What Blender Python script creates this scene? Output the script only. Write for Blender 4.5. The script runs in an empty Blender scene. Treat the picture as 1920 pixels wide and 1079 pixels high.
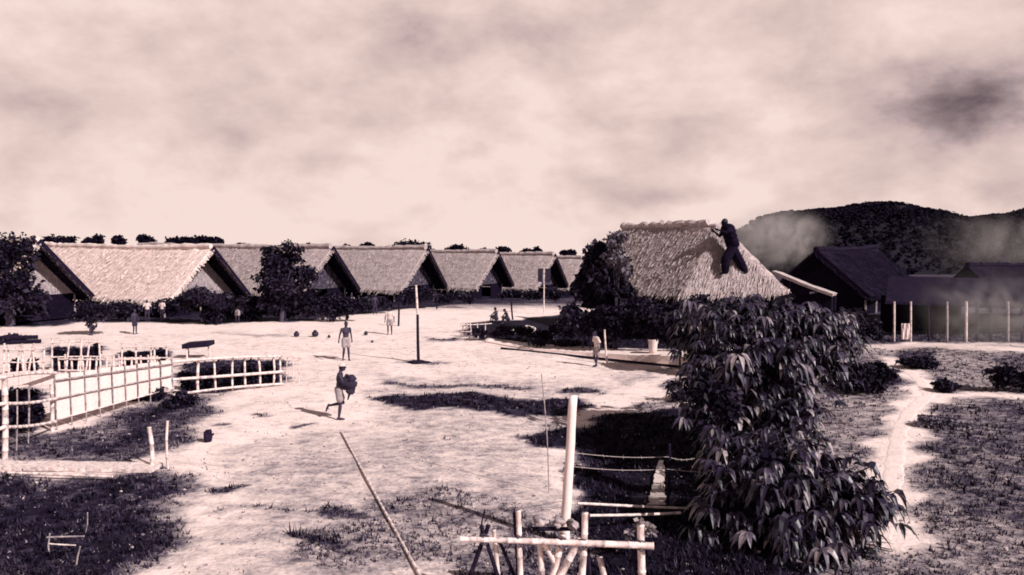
import bpy, math, random
import numpy as np
from mathutils import Vector, Matrix, noise as mnoise

R = random.Random(7)
NR = np.random.RandomState(5)
sc = bpy.context.scene
COL = sc.collection

# ---------------------------------------------------------------- camera, sky, sun, exposure
CAM_Z = 6.2
F = 1500.0                                   # focal length in photo pixels (1920 wide)
PITCH = math.atan((539.5 - 430.0) / F)
cd = bpy.data.cameras.new("camera"); cam = bpy.data.objects.new("camera", cd); COL.objects.link(cam)
cam.location = (0, 0, CAM_Z); cam.rotation_euler = (math.pi / 2 - PITCH, 0, 0)
cd.sensor_width = 36; cd.lens = 36 * F / 1920; cd.clip_end = 5000; cd.clip_start = 0.1
sc.camera = cam

SUN_AZ = Vector((0.78, -0.62)).normalized(); SUN_EL = math.radians(37)
sd = bpy.data.lights.new("sun", 'SUN'); so = bpy.data.objects.new("sun", sd); COL.objects.link(so)
sd.energy = 4.9; sd.angle = math.radians(0.55); sd.color = (1.0, 0.95, 0.92)
sdir = Vector((SUN_AZ.x * math.cos(SUN_EL), SUN_AZ.y * math.cos(SUN_EL), math.sin(SUN_EL)))
so.rotation_euler = sdir.to_track_quat('Z', 'Y').to_euler()

w = bpy.data.worlds.new("World"); sc.world = w; w.use_nodes = True
nt = w.node_tree; N = nt.nodes; LK = nt.links; N.clear()
def nd(t, **k):
    n = N.new(t)
    for a, b in k.items(): setattr(n, a, b)
    return n
def mth(op, a, b=None, clamp=False):
    n = nd('ShaderNodeMath', operation=op, use_clamp=clamp)
    for i, v in enumerate((a, b)):
        if v is None: continue
        if hasattr(v, 'type'): LK.new(v, n.inputs[i])
        else: n.inputs[i].default_value = v
    return n.outputs[0]
sky = nd('ShaderNodeTexSky', sky_type='NISHITA', sun_disc=False)
sky.sun_elevation = SUN_EL; sky.sun_rotation = math.atan2(SUN_AZ.x, SUN_AZ.y)
bw = nd('ShaderNodeRGBToBW'); LK.new(sky.outputs[0], bw.inputs[0])
tint = nd('ShaderNodeMix', data_type='RGBA', blend_type='MULTIPLY'); tint.inputs[0].default_value = 1
LK.new(bw.outputs[0], tint.inputs[6]); tint.inputs[7].default_value = (0.46, 0.38, 0.45, 1)
tc = nd('ShaderNodeTexCoord'); sx = nd('ShaderNodeSeparateXYZ'); LK.new(tc.outputs['Generated'], sx.inputs[0])
# cloud layer: direction projected on a plane overhead keeps clouds flat towards the horizon
cmb = nd('ShaderNodeVectorMath', operation='MULTIPLY'); LK.new(tc.outputs['Generated'], cmb.inputs[0]); cmb.inputs[1].default_value = (1.0, 1.0, 1.75)
n1 = nd('ShaderNodeTexNoise'); n1.inputs['Scale'].default_value = 5.6; n1.inputs['Detail'].default_value = 8; n1.inputs['Roughness'].default_value = 0.55; n1.inputs['Distortion'].default_value = 0.35
LK.new(cmb.outputs[0], n1.inputs['Vector'])
n2 = nd('ShaderNodeTexNoise'); n2.inputs['Scale'].default_value = 17; n2.inputs['Detail'].default_value = 8; n2.inputs['Roughness'].default_value = 0.6
LK.new(cmb.outputs[0], n2.inputs['Vector'])
# heavier grey banks of cloud standing in given directions of the sky
wob = nd('ShaderNodeTexNoise'); wob.inputs['Scale'].default_value = 7; wob.inputs['Detail'].default_value = 5; LK.new(tc.outputs['Generated'], wob.inputs['Vector'])
wv = nd('ShaderNodeVectorMath', operation='MULTIPLY_ADD'); LK.new(wob.outputs['Color'], wv.inputs[0]); wv.inputs[1].default_value = (.11, .11, .09); wv.inputs[2].default_value = (-.055, -.055, -.045)
wp = nd('ShaderNodeVectorMath', operation='ADD'); LK.new(tc.outputs['Generated'], wp.inputs[0]); LK.new(wv.outputs[0], wp.inputs[1])
def raydir(px, py):
    u = (px - 960) / F; v = -(py - 539.5) / F
    s, c = math.sin(PITCH), math.cos(PITCH)
    return Vector((u, c + v * s, -s + v * c)).normalized()
bank = None
for (px, py, rx, ry, amt) in [(1810, 175, 105, 75, .46), (1290, 265, 75, 42, .34), (1230, 362, 120, 26, .36), (1640, 190, 150, 70, .16), (1800, 250, 60, 40, .22), (1700, 130, 60, 40, .14), (860, 95, 110, 30, .10), (1150, 40, 90, 40, .12), (420, 250, 60, 18, .10),
                              (590, 295, 70, 22, .25), (260, 50, 120, 35, .18), (60, 190, 90, 30, .2), (980, 60, 260, 50, .2), (740, 230, 240, 40, .12),
                              (1890, 335, 60, 40, .3), (1480, 345, 110, 25, .15), (1100, 330, 90, 15, .15)]:
    d0 = raydir(px, py)
    df = nd('ShaderNodeVectorMath', operation='SUBTRACT'); LK.new(wp.outputs[0], df.inputs[0]); df.inputs[1].default_value = d0
    scv = nd('ShaderNodeVectorMath', operation='MULTIPLY'); LK.new(df.outputs[0], scv.inputs[0]); scv.inputs[1].default_value = (F / rx, 1.0, F / ry)
    ln = nd('ShaderNodeVectorMath', operation='LENGTH'); LK.new(scv.outputs[0], ln.inputs[0])
    l2 = mth('MULTIPLY', ln.outputs['Value'], ln.outputs['Value'])
    g = mth('MULTIPLY', mth('EXPONENT', mth('MULTIPLY', l2, -0.9)), amt)
    bank = g if bank is None else mth('ADD', bank, g)
cl = mth('ADD', mth('MULTIPLY', mth('SUBTRACT', n1.outputs['Fac'], 0.5), 1.15), mth('MULTIPLY', mth('SUBTRACT', n2.outputs['Fac'], 0.5), 0.62))
hb = nd('ShaderNodeMapRange', interpolation_type='SMOOTHSTEP'); LK.new(sx.outputs[2], hb.inputs[0])      # thinner, brighter overcast low down
hb.inputs[1].default_value = 0.0; hb.inputs[2].default_value = 0.15; hb.inputs[3].default_value = 0.02; hb.inputs[4].default_value = 0.19
dk = mth('ADD', mth('ADD', cl, hb.outputs[0]), bank)
cr = nd('ShaderNodeValToRGB'); LK.new(dk, cr.inputs[0])
e = cr.color_ramp.elements
e[0].position = 0.0; e[0].color = (0.92, 0.73, 0.675, 1); e[1].position = 1.0; e[1].color = (0.13, 0.09, 0.105, 1)
for p, c in ((0.3, (0.74, 0.57, 0.53, 1)), (0.52, (0.60, 0.45, 0.44, 1)), (0.75, (0.33, 0.25, 0.26, 1))):
    q = e.new(p); q.color = c
mul = nd('ShaderNodeMix', data_type='RGBA', blend_type='MULTIPLY'); mul.inputs[0].default_value = 1
LK.new(cr.outputs[0], mul.inputs[6]); mul.inputs[7].default_value = (8.2, 8.2, 8.2, 1)
# cover dropped above the view to lower the ambient light: cover 1 near the horizon, about 0.15 at the zenith
mr = nd('ShaderNodeMapRange', interpolation_type='SMOOTHSTEP'); LK.new(sx.outputs[2], mr.inputs[0])
mr.inputs[1].default_value = 0.30; mr.inputs[2].default_value = 0.52; mr.inputs[3].default_value = 1.0; mr.inputs[4].default_value = 0.06
mx = nd('ShaderNodeMix', data_type='RGBA'); LK.new(mr.outputs[0], mx.inputs[0]); LK.new(tint.outputs[2], mx.inputs[6]); LK.new(mul.outputs[2], mx.inputs[7])
bg = nd('ShaderNodeBackground'); LK.new(mx.outputs[2], bg.inputs[0]); bg.inputs[1].default_value = 0.10
wo = nd('ShaderNodeOutputWorld'); LK.new(bg.outputs[0], wo.inputs[0])

vs = sc.view_settings; vs.view_transform = 'Standard'; vs.look = 'None'; vs.gamma = 1; vs.exposure = 0.30
sc.cycles.filter_width = 1.8
sc.cycles.max_bounces = 6

# ---------------------------------------------------------------- terrain and pixel-to-place helpers
def H(x, y):
    x = np.asarray(x, float); y = np.asarray(y, float)
    a = np.clip(y - 48, 0, 52)
    b = -0.0009 * a * a - 0.030 * np.clip(y - 100, 0, 110) - 0.058 * np.clip(y - 210, 0, 1e9)
    b = b + 0.045 * np.sin(.7 * x + .3 * y) * np.sin(.5 * y - .2 * x) + 0.018 * np.sin(2.1 * x + .4) * np.sin(1.7 * y + 1 + .3 * x)
    b = b - 0.5 * np.exp(-((x + 11.5) / 3.2) ** 2 - ((y - 15.6) / 2.2) ** 2)
    b = b - 0.40 * np.exp(-((x - 3.2) / 1.5) ** 2 - ((y - 20.5) / 3.0) ** 2)
    return b
def hz(x, y): return float(H(x, y))
TS = np.concatenate([np.arange(5, 60, .04), np.arange(60, 260, .2)])
def G(px, py):
    d = raydir(px, py)
    xs, ys, zs = d.x * TS, d.y * TS, CAM_Z + d.z * TS
    k = np.nonzero(zs <= H(xs, ys))[0]
    t = TS[k[0]] if len(k) else TS[-1]
    p = Vector((d.x * t, d.y * t, 0)); p.z = hz(p.x, p.y)
    return p
def P(px, py, Y):
    d = raydir(px, py); t = Y / d.y
    return Vector((d.x * t, Y, CAM_Z + d.z * t))

# ---------------------------------------------------------------- materials
def mat(name, stops, scale=6.0, detail=6, rough=0.85, bump=0.3, stretch=(1, 1, 1), attr=None, spec=0.25, bscale=None, coord='Object'):
    """noise (or attribute) driven colour ramp; stops = [(pos, (r,g,b)), ...]"""
    m = bpy.data.materials.new(name); m.use_nodes = True
    t = m.node_tree; n = t.nodes; l = t.links
    b = n['Principled BSDF']; b.inputs['Roughness'].default_value = rough; b.inputs['Specular IOR Level'].default_value = spec
    co = n.new('ShaderNodeTexCoord'); mp = n.new('ShaderNodeMapping'); mp.inputs['Scale'].default_value = stretch
    l.new(co.outputs[coord], mp.inputs[0])
    no = n.new('ShaderNodeTexNoise'); no.inputs['Scale'].default_value = scale; no.inputs['Detail'].default_value = detail; no.inputs['Roughness'].default_value = .6
    l.new(mp.outputs[0], no.inputs['Vector'])
    fac = no.outputs['Fac']
    if attr:
        at = n.new('ShaderNodeAttribute'); at.attribute_name = attr
        ad = n.new('ShaderNodeMath'); ad.operation = 'ADD'; sb = n.new('ShaderNodeMath'); sb.operation = 'MULTIPLY_ADD'
        l.new(no.outputs['Fac'], sb.inputs[0]); sb.inputs[1].default_value = .5; sb.inputs[2].default_value = -.25
        l.new(at.outputs['Fac'], ad.inputs[0]); l.new(sb.outputs[0], ad.inputs[1]); fac = ad.outputs[0]
    r = n.new('ShaderNodeValToRGB'); el = r.color_ramp.elements
    el[0].position, el[0].color = stops[0][0], (*stops[0][1], 1); el[1].position, el[1].color = stops[-1][0], (*stops[-1][1], 1)
    for p, c in stops[1:-1]:
        q = el.new(p); q.color = (*c, 1)
    l.new(fac, r.inputs[0]); l.new(r.outputs[0], b.inputs['Base Color'])
    if bump:
        bp = n.new('ShaderNodeBump'); bp.inputs['Strength'].default_value = bump; bp.inputs['Distance'].default_value = .05
        if bscale:
            n3 = n.new('ShaderNodeTexNoise'); n3.inputs['Scale'].default_value = bscale; n3.inputs['Detail'].default_value = 5
            l.new(mp.outputs[0], n3.inputs['Vector']); l.new(n3.outputs['Fac'], bp.inputs['Height'])
        else: l.new(no.outputs['Fac'], bp.inputs['Height'])
        l.new(bp.outputs[0], b.inputs['Normal'])
    return m
def tn(v, k=1.0):          # a print-toned grey: violet when dark, neutral, then pinkish when light
    g = np.interp(v, (.01, .05, .2, .6), (.62, .75, .81, .80)); bl = np.interp(v, (.01, .05, .2, .6), (1.75, 1.2, .88, .76))
    return (v * k, float(v * k * g), float(v * k * bl))
M = {}
M['thatch_light'] = mat('sunbleached_thatch', [(.25, tn(.56)), (.5, tn(.74)), (.75, tn(.86))], 3.0, 9, .9, .6, (2.2, 2.2, 2.2), bscale=20)
M['thatch'] = mat('weathered_thatch', [(.3, tn(.27)), (.5, tn(.42)), (.72, tn(.58))], 3.2, 9, .9, .7, (2.2, 2.2, 2.2), bscale=14)
M['charred'] = mat('charred_thatch', [(.3, tn(.003)), (.7, tn(.010))], 6, 5, .95, .5, spec=.03)
M['shade_dark_roof'] = mat('shade_dark_roofing', [(.3, tn(.006)), (.7, tn(.016))], 6, 5, .95, .3, spec=.03)  # roof underside shade put into the colour; also the dark shed roof
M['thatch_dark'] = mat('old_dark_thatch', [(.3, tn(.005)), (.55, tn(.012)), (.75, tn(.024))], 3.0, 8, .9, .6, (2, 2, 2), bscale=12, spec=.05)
M['gable_old'] = mat('old_gable_mat', [(.34, tn(.012)), (.52, tn(.05)), (.72, tn(.22))], 2.6, 6, .9, .5, (1.5, 1.5, 1.5))
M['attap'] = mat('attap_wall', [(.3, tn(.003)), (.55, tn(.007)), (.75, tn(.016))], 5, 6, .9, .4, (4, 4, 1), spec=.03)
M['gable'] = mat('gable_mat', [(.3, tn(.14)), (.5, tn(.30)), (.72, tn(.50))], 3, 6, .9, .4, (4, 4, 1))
M['timber'] = mat('dark_timber', [(.3, tn(.006)), (.7, tn(.022))], 8, 5, .8, .3, (3, 3, .5), spec=.06)
M['bamboo'] = mat('pale_bamboo', [(.30, tn(.16)), (.40, tn(.48)), (.52, tn(.70)), (.75, tn(.82))], 3.5, 7, .6, .35, (2.5, 2.5, 1.6))
M['bamboo_dry'] = mat('weathered_bamboo', [(.25, tn(.12)), (.5, tn(.30)), (.75, tn(.55))], 5, 5, .6, .3, (2, 2, 2))
M['bmat'] = mat('woven_bamboo_mat', [(.25, tn(.55)), (.5, tn(.74)), (.75, tn(.84))], 9, 5, .8, .4, (1, 1, 3))
M['whitewash'] = mat('whitewashed_post', [(.25, tn(.70)), (.6, tn(.84))], 6, 5, .7, .2, (2, 2, .6))
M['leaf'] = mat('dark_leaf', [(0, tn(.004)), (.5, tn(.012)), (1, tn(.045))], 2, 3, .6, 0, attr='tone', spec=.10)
M['leaf_far'] = mat('far_tree_leaf', [(0, tn(.003)), (.5, tn(.007)), (1, tn(.014))], 1, 3, .8, 0, attr='tone', spec=.04)
M['leaf_grey'] = mat('grey_leaf', [(0, tn(.05)), (.5, tn(.12)), (1, tn(.22))], 2, 3, .6, 0, attr='tone', spec=.3)
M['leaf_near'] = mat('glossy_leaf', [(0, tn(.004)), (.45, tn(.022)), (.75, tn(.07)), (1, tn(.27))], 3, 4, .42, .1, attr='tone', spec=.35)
M['bark'] = mat('bark', [(.3, tn(.025)), (.7, tn(.08))], 8, 6, .9, .6, (3, 3, 1))
M['grass'] = mat('dark_grass', [(0, tn(.004)), (.55, tn(.012)), (1, tn(.07))], 2, 3, .8, 0, attr='tone', spec=.05)
M['drygrass'] = mat('dry_grass', [(0, tn(.07)), (.5, tn(.20)), (1, tn(.42))], 2, 3, .8, 0, attr='tone', spec=.15)
M['midgrass'] = mat('grey_grass', [(0, tn(.02)), (.5, tn(.07)), (1, tn(.22))], 2, 3, .8, 0, attr='tone', spec=.05)
M['hill'] = mat('wooded_hill', [(.3, tn(.003)), (.5, tn(.006)), (.75, tn(.010))], .06, 9, .95, .0)
M['path'] = mat('trodden_earth', [(.25, tn(.60)), (.5, tn(.74)), (.75, tn(.82))], 2.2, 9, .95, .4, bscale=9)
M['stone'] = mat('pale_stone', [(.3, tn(.35)), (.7, tn(.7))], 6, 6, .9, .4)
M['stone_grey'] = mat('grey_stone', [(.3, tn(.10)), (.5, tn(.25)), (.7, tn(.5))], 5, 7, .9, .6)
M['pebble'] = mat('pebble', [(.0, tn(.12)), (.5, tn(.3)), (1, tn(.6))], 6, 4, .9, .2, attr='tone')
M['dark_pot'] = mat('dark_earthenware', [(.3, tn(.010)), (.7, tn(.03))], 6, 5, .5, .2)
M['tin'] = mat('pale_tin', [(.3, tn(.55)), (.7, tn(.8))], 9, 5, .45, .1, spec=.5)
M['skin'] = mat('sunburnt_skin', [(.3, tn(.022)), (.7, tn(.045))], 6, 4, .6, .1)
M['skin_pale'] = mat('pale_skin', [(.3, tn(.16)), (.7, tn(.28))], 6, 4, .6, .1)
M['hair'] = mat('black_hair', [(.3, tn(.008)), (.7, tn(.018))], 20, 4, .6, .3)
M['cloth_dark'] = mat('dark_cloth', [(.3, tn(.012)), (.7, tn(.035))], 8, 5, .9, .2)
M['cloth_black'] = mat('black_cloth', [(.3, tn(.004)), (.7, tn(.012))], 8, 5, .95, .2, spec=.03)
M['cloth_pale'] = mat('pale_cloth', [(.3, tn(.42)), (.7, tn(.68))], 8, 5, .9, .2)
M['cloth_grey'] = mat('grey_cloth', [(.3, tn(.2)), (.7, tn(.36))], 8, 5, .9, .2)
M['wire'] = mat('rusty_wire', [(.3, tn(.25)), (.7, tn(.5))], 20, 4, .5, 0)
M['board'] = mat('black_board', [(.3, tn(.010)), (.7, tn(.025))], 6, 4, .8, .1)
M['rope'] = mat('dark_rope', [(.3, tn(.03)), (.7, tn(.1))], 30, 3, .9, .2)

# ground: colour of the soil follows the 'veg_shade' attribute (grassiness, with some tree shade coloured in), broken up by noise
def ground_mat():
    m = bpy.data.materials.new('camp_ground'); m.use_nodes = True
    t = m.node_tree; n = t.nodes; l = t.links; b = n['Principled BSDF']
    b.inputs['Roughness'].default_value = .95; b.inputs['Specular IOR Level'].default_value = .1
    co = n.new('ShaderNodeTexCoord')
    def nz(s, d, dist=0.0, st=None):
        x = n.new('ShaderNodeTexNoise'); x.inputs['Scale'].default_value = s; x.inputs['Detail'].default_value = d; x.inputs['Roughness'].default_value = .62; x.inputs['Distortion'].default_value = dist
        if st:
            mp = n.new('ShaderNodeMapping'); mp.inputs['Scale'].default_value = st; l.new(co.outputs['Object'], mp.inputs[0]); l.new(mp.outputs[0], x.inputs['Vector'])
        else: l.new(co.outputs['Object'], x.inputs['Vector'])
        return x.outputs['Fac']
    def mt(op, a, c):
        x = n.new('ShaderNodeMath'); x.operation = op
        for i, v in enumerate((a, c)):
            if hasattr(v, 'type'): l.new(v, x.inputs[i])
            else: x.inputs[i].default_value = v
        return x.outputs[0]
    at = n.new('ShaderNodeAttribute'); at.attribute_name = 'veg_shade'
    a = mt('MULTIPLY', mt('SUBTRACT', nz(.55, 8, .3), .5), .65)
    c = mt('MULTIPLY', mt('SUBTRACT', nz(2.6, 9, .2, (.8, 1.1, 1)), .5), .95)
    d = mt('MULTIPLY', mt('SUBTRACT', nz(11, 8), .5), .70)
    v = mt('ADD', mt('ADD', at.outputs['Fac'], a), mt('ADD', c, d))
    r = n.new('ShaderNodeValToRGB'); l.new(v, r.inputs[0]); el = r.color_ramp.elements
    el[0].position, el[0].color = 0.0, (*tn(.80), 1); el[1].position, el[1].color = 1.0, (*tn(.006), 1)
    for p, cc in ((.18, tn(.62)), (.34, tn(.40)), (.50, tn(.20)), (.66, tn(.065)), (.80, tn(.018))):
        q = el.new(p); q.color = (*cc, 1)
    l.new(r.outputs[0], b.inputs['Base Color'])
    bp = n.new('ShaderNodeBump'); bp.inputs['Strength'].default_value = .55; bp.inputs['Distance'].default_value = .06
    l.new(nz(7, 9), bp.inputs['Height']); l.new(bp.outputs[0], b.inputs['Normal'])
    return m
M['ground'] = ground_mat()

# ---------------------------------------------------------------- object helpers
class MB:
    def __init__(s): s.v = []; s.f = []; s.t = []; s.cur = .5
    def quad(s, a, b, c, d):
        k = len(s.v); s.v += [a, b, c, d]; s.t += [s.cur] * 4; s.f.append((k, k + 1, k + 2, k + 3)); return s
    def tri(s, a, b, c):
        k = len(s.v); s.v += [a, b, c]; s.t += [s.cur] * 3; s.f.append((k, k + 1, k + 2)); return s
    def tube(s, pts, rad, n=8, cap=True, wob=0.0):
        pts = [Vector(p) for p in pts]
        if not hasattr(rad, '__len__'): rad = [rad] * len(pts)
        rings = []
        for i, p in enumerate(pts):
            d = (pts[min(i + 1, len(pts) - 1)] - pts[max(i - 1, 0)]).normalized()
            a = d.orthogonal().normalized() if i == 0 else (pa - d * pa.dot(d)).normalized()
            pa = a; b = d.cross(a); k = len(s.v); r = rad[i] * (1 + R.uniform(-wob, wob))
            for j in range(n):
                th = 2 * math.pi * j / n
                s.v.append(p + a * (r * math.cos(th)) + b * (r * math.sin(th))); s.t.append(s.cur)
            rings.append(k)
        for k0, k1 in zip(rings, rings[1:]):
            for j in range(n): s.f.append((k0 + j, k0 + (j + 1) % n, k1 + (j + 1) % n, k1 + j))
        if cap: s.f.append(tuple(rings[0] + j for j in reversed(range(n)))); s.f.append(tuple(rings[-1] + j for j in range(n)))
        return s
    def pole(s, a, b, r, r2=None, n=8, seg=None, node=.35, bend=.0):
        """bamboo: swollen nodes along its length"""
        a, b = Vector(a), Vector(b); L = (b - a).length; r2 = r if r2 is None else r2
        seg = seg or max(2, int(L / .35)); off = Vector((R.uniform(-1, 1), R.uniform(-1, 1), R.uniform(-1, 1))) * bend
        pts, rad = [], []
        for i in range(seg + 1):
            q = i / seg; c = a.lerp(b, q) + off * math.sin(math.pi * q); rr = r + (r2 - r) * q
            for e_, k_ in ((-.012, 1), (0, 1.18), (.012, 1)):
                if 0 <= q + e_ / max(L, .1) <= 1 or e_ == 0:
                    pts.append(c + (b - a).normalized() * e_); rad.append(rr * k_)
        return s.tube(pts, rad, n)
    def ell(s, c, r, n=10, m=7, rot=None):
        c = Vector(c); rot = rot or Matrix.Identity(3); k = len(s.v)
        for i in range(m + 1):
            ph = math.pi * i / m
            for j in range(n):
                th = 2 * math.pi * j / n
                s.v.append(c + rot @ Vector((r[0] * math.sin(ph) * math.cos(th), r[1] * math.sin(ph) * math.sin(th), r[2] * math.cos(ph)))); s.t.append(s.cur)
        for i in range(m):
            for j in range(n):
                s.f.append((k + i * n + j, k + (i + 1) * n + j, k + (i + 1) * n + (j + 1) % n, k + i * n + (j + 1) % n))
        return s
    def box(s, c, ax, ay, az):
        c, ax, ay, az = Vector(c), Vector(ax), Vector(ay), Vector(az); k = len(s.v)
        for sx_ in (-1, 1):
            for sy in (-1, 1):
                for sz in (-1, 1): s.v.append(c + ax * sx_ + ay * sy + az * sz); s.t.append(s.cur)
        for f in ((0, 1, 3, 2), (4, 6, 7, 5), (0, 4, 5, 1), (2, 3, 7, 6), (0, 2, 6, 4), (1, 5, 7, 3)): s.f.append(tuple(k + i for i in f))
        return s
    def lump(s, c, r, n=12, m=8, amp=.25, seed=0):
        k = len(s.v); s.ell(c, r, n, m); c = Vector(c)
        for i in range(k, len(s.v)):
            d = s.v[i] - c; s.v[i] = c + d * (1 + amp * mnoise.noise(d * (1.6 / max(r)) + Vector((seed, seed * 2.3, 1)))*1.6)
        return s
    def build(s, name, m, parent=None, origin=None, smooth=False, tone=False):
        o0 = Vector(origin) if origin is not None else (Vector(parent['_o']) if parent is not None and '_o' in parent else Vector((0, 0, 0)))
        me = bpy.data.meshes.new(name)
        me.from_pydata([tuple(p - o0) for p in s.v], [], s.f); me.update()
        if tone:
            at = me.attributes.new('tone', 'FLOAT', 'POINT'); at.data.foreach_set('value', np.array(s.t, dtype=np.float32))
        if smooth: me.polygons.foreach_set('use_smooth', [True] * len(me.polygons))
        me.materials.append(M[m] if isinstance(m, str) else m)
        o = bpy.data.objects.new(name, me); COL.objects.link(o)
        if parent is not None:
            o.parent = parent; o['_o'] = tuple(o0)
        else:
            o.location = o0; o['_o'] = tuple(o0)
        return o
def tag(o, label=None, cat=None, group=None, kind=None):
    if label: o['label'] = label
    if cat: o['category'] = cat
    if group: o['group'] = group
    if kind: o['kind'] = kind
    return o
def thing(name, label, cat, loc, group=None, rz=0):
    o = bpy.data.objects.new(name, None); COL.objects.link(o); o.location = loc; o.rotation_euler = (0, 0, rz); o['_o'] = tuple(loc)
    o.empty_display_size = .2
    return tag(o, label, cat, group)
def dup(root, loc, rz, label, scale=None):
    r = root.copy(); COL.objects.link(r); r.location = loc; r.rotation_euler = (0, 0, rz); r['label'] = label
    if scale: r.scale = (scale,) * 3
    for ch in list(root.children):
        c = ch.copy(); COL.objects.link(c); c.parent = r
        for g in list(ch.children):
            d = g.copy(); COL.objects.link(d); d.parent = c
    return r

# ---------------------------------------------------------------- ground
VEG = [  # (outline in photo pixels laid on the terrain, grassiness with some tree shade, softness in metres)
    ([(1470, 655), (2700, 625), (2700, 1250), (1470, 1250)], .46, 1.2),
    ([(-500, 891), (0, 891), (200, 895), (300, 884), (372, 893), (345, 930), (362, 1000), (250, 1079), (120, 1250), (-500, 1250)], .82, .8),
    ([(-300, 818), (0, 812), (100, 812), (200, 790), (240, 760), (320, 742), (420, 735), (405, 770), (330, 850), (230, 872), (0, 866), (-300, 866)], .62, .5),
    ([(200, 868), (165, 845), (250, 770), (320, 742), (352, 745), (330, 785), (250, 850)], .86, .75),
    ([(985, 818), (1060, 800), (1180, 772), (1310, 765), (1420, 765), (1520, 1000), (1500, 1250), (1150, 1250), (1085, 1060), (1080, 960), (1075, 850), (1000, 832)], 1.0, .35),  # dark ditch grass, with the big trees' shade put into its tone
    ([(697, 750), (760, 739), (880, 738), (960, 748), (1095, 750), (1105, 783), (960, 778), (880, 770), (760, 766)], .85, .22),  # grass strip, with the tree's shadow coloured into its right end
    ([(718, 717), (880, 722), (1000, 725), (1000, 731), (870, 729), (720, 723)], .6, .15),
    ([(1035, 734), (1100, 729), (1142, 738), (1090, 743)], .75, .2),
    ([(572, 999), (640, 1003), (680, 1009), (676, 1022), (600, 1017)], .9, .1),
    ([(400, 950), (560, 958), (640, 940), (660, 962), (570, 968), (420, 962)], .42, .2),
    ([(375, 909), (430, 907), (472, 914), (420, 921), (378, 919)], .75, .12),
    ([(-900, 640), (2000, 600), (2000, 1250), (-900, 1250)], .07, 2.0),
    ([(430, 830), (700, 800), (1060, 830), (1060, 1079), (950, 1250), (300, 1250), (400, 980)], .28, 1.4),
    ([(690, 700), (1150, 715), (1080, 800), (1000, 830), (700, 800)], .27, 1.0),
    ([(640, 930), (860, 900), (1060, 930), (1060, 1079), (620, 1100), (430, 1060)], .40, 1.0),
    ([(560, 1015), (1100, 930), (1100, 1250), (480, 1250)], .12, .8),
    ([(-900, 545), (-900, 612), (0, 612), (90, 613), (170, 604), (400, 607), (560, 604), (690, 588), (870, 571), (1070, 560), (1070, 545)], .85, .6),
    ([(862, 628), (880, 606), (1070, 590), (1300, 585), (1310, 655), (1180, 655), (1000, 648), (900, 637)], .95, .4),
    ([(1560, 690), (1690, 690), (1680, 735), (1560, 738)], .85, .4),
    ([(1675, 656), (1760, 660), (1755, 692), (1690, 690)], .72, .4),
    ([(1740, 715), (1790, 700), (1805, 735), (1752, 737)], .75, .4),
    ([(1715, 768), (1800, 745), (1920, 752), (2300, 760), (2300, 1110), (1900, 1000), (1800, 990), (1705, 930), (1700, 800)], .60, 1.0),
    ([(1850, 662), (2300, 662), (2300, 745), (1890, 742)], .62, .6),
    ([(1540, 1010), (1700, 940), (1920, 1010), (2100, 1250), (1500, 1250)], .42, .8),
    ([(330, 684), (535, 672), (530, 720), (335, 740)], .75, .3),
    ([(95, 650), (188, 650), (190, 697), (100, 697)], .8, .3),
    ([(228, 660), (310, 656), (312, 692), (230, 692)], .8, .3),
    ([(-300, 735), (68, 728), (68, 812), (-300, 815)], .85, .3),
    ([(1235, 690), (1300, 690), (1300, 752), (1250, 742)], .5, .3),
    ([(800, 634), (840, 636), (870, 632), (870, 636), (840, 640), (800, 638)], .7, .3), ([(400, 622), (540, 629), (540, 633), (400, 627)], .32, .3), ([(462, 776), (492, 775), (494, 781), (464, 782)], .7, .15),
    ([(548, 795), (575, 795), (576, 800), (550, 801)], .7, .12), ([(415, 798), (438, 798), (438, 803), (416, 803)], .7, .12), ([(340, 764), (400, 762), (404, 771), (345, 773)], .6, .2), ([(750, 934), (792, 933), (795, 940), (752, 941)], .8, .08), ([(690, 952), (735, 946), (742, 962), (700, 966)], .62, .12),
    ([(580, 950), (655, 938), (664, 964), (590, 970)], .68, .15), ([(800, 826), (835, 825), (836, 830), (802, 831)], .4, .1), ([(1130, 700), (1240, 694), (1300, 702), (1290, 716), (1180, 722)], .30, .5), ([(1140, 756), (1290, 748), (1300, 764), (1160, 774)], .45, .5),
    ([(745, 676), (830, 676), (830, 683), (745, 683)], .5, .3),
    ([(850, 1010), (960, 975), (1090, 960), (1090, 1079), (1000, 1250), (850, 1250)], .55, .5),
    ([(1500, 560), (2700, 540), (2700, 640), (1560, 645)], .7, 1.0),
]
VEG_SHADE_W = [(np.array([G(*q)[:2] for q in poly]), s, f) for poly, s, f in VEG]
PATHS = [([(1650, 1010), (1668, 950), (1676, 880), (1683, 820), (1702, 775), (1742, 740), (1728, 718), (1702, 694), (1672, 676)], .60),
         ([(1744, 739), (1800, 741), (1870, 742), (1990, 746)], .30), ([(1655, 649), (1720, 648), (1800, 651), (1920, 657), (2150, 664)], .95)]
PALE = [([tuple(G(*q)[:2]) for q in p], w_) for p, w_ in PATHS] + [([tuple(G(*q)[:2]) for q in ((1085, 800), (1160, 752), (1230, 715), (1290, 690))], .4)]
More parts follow.
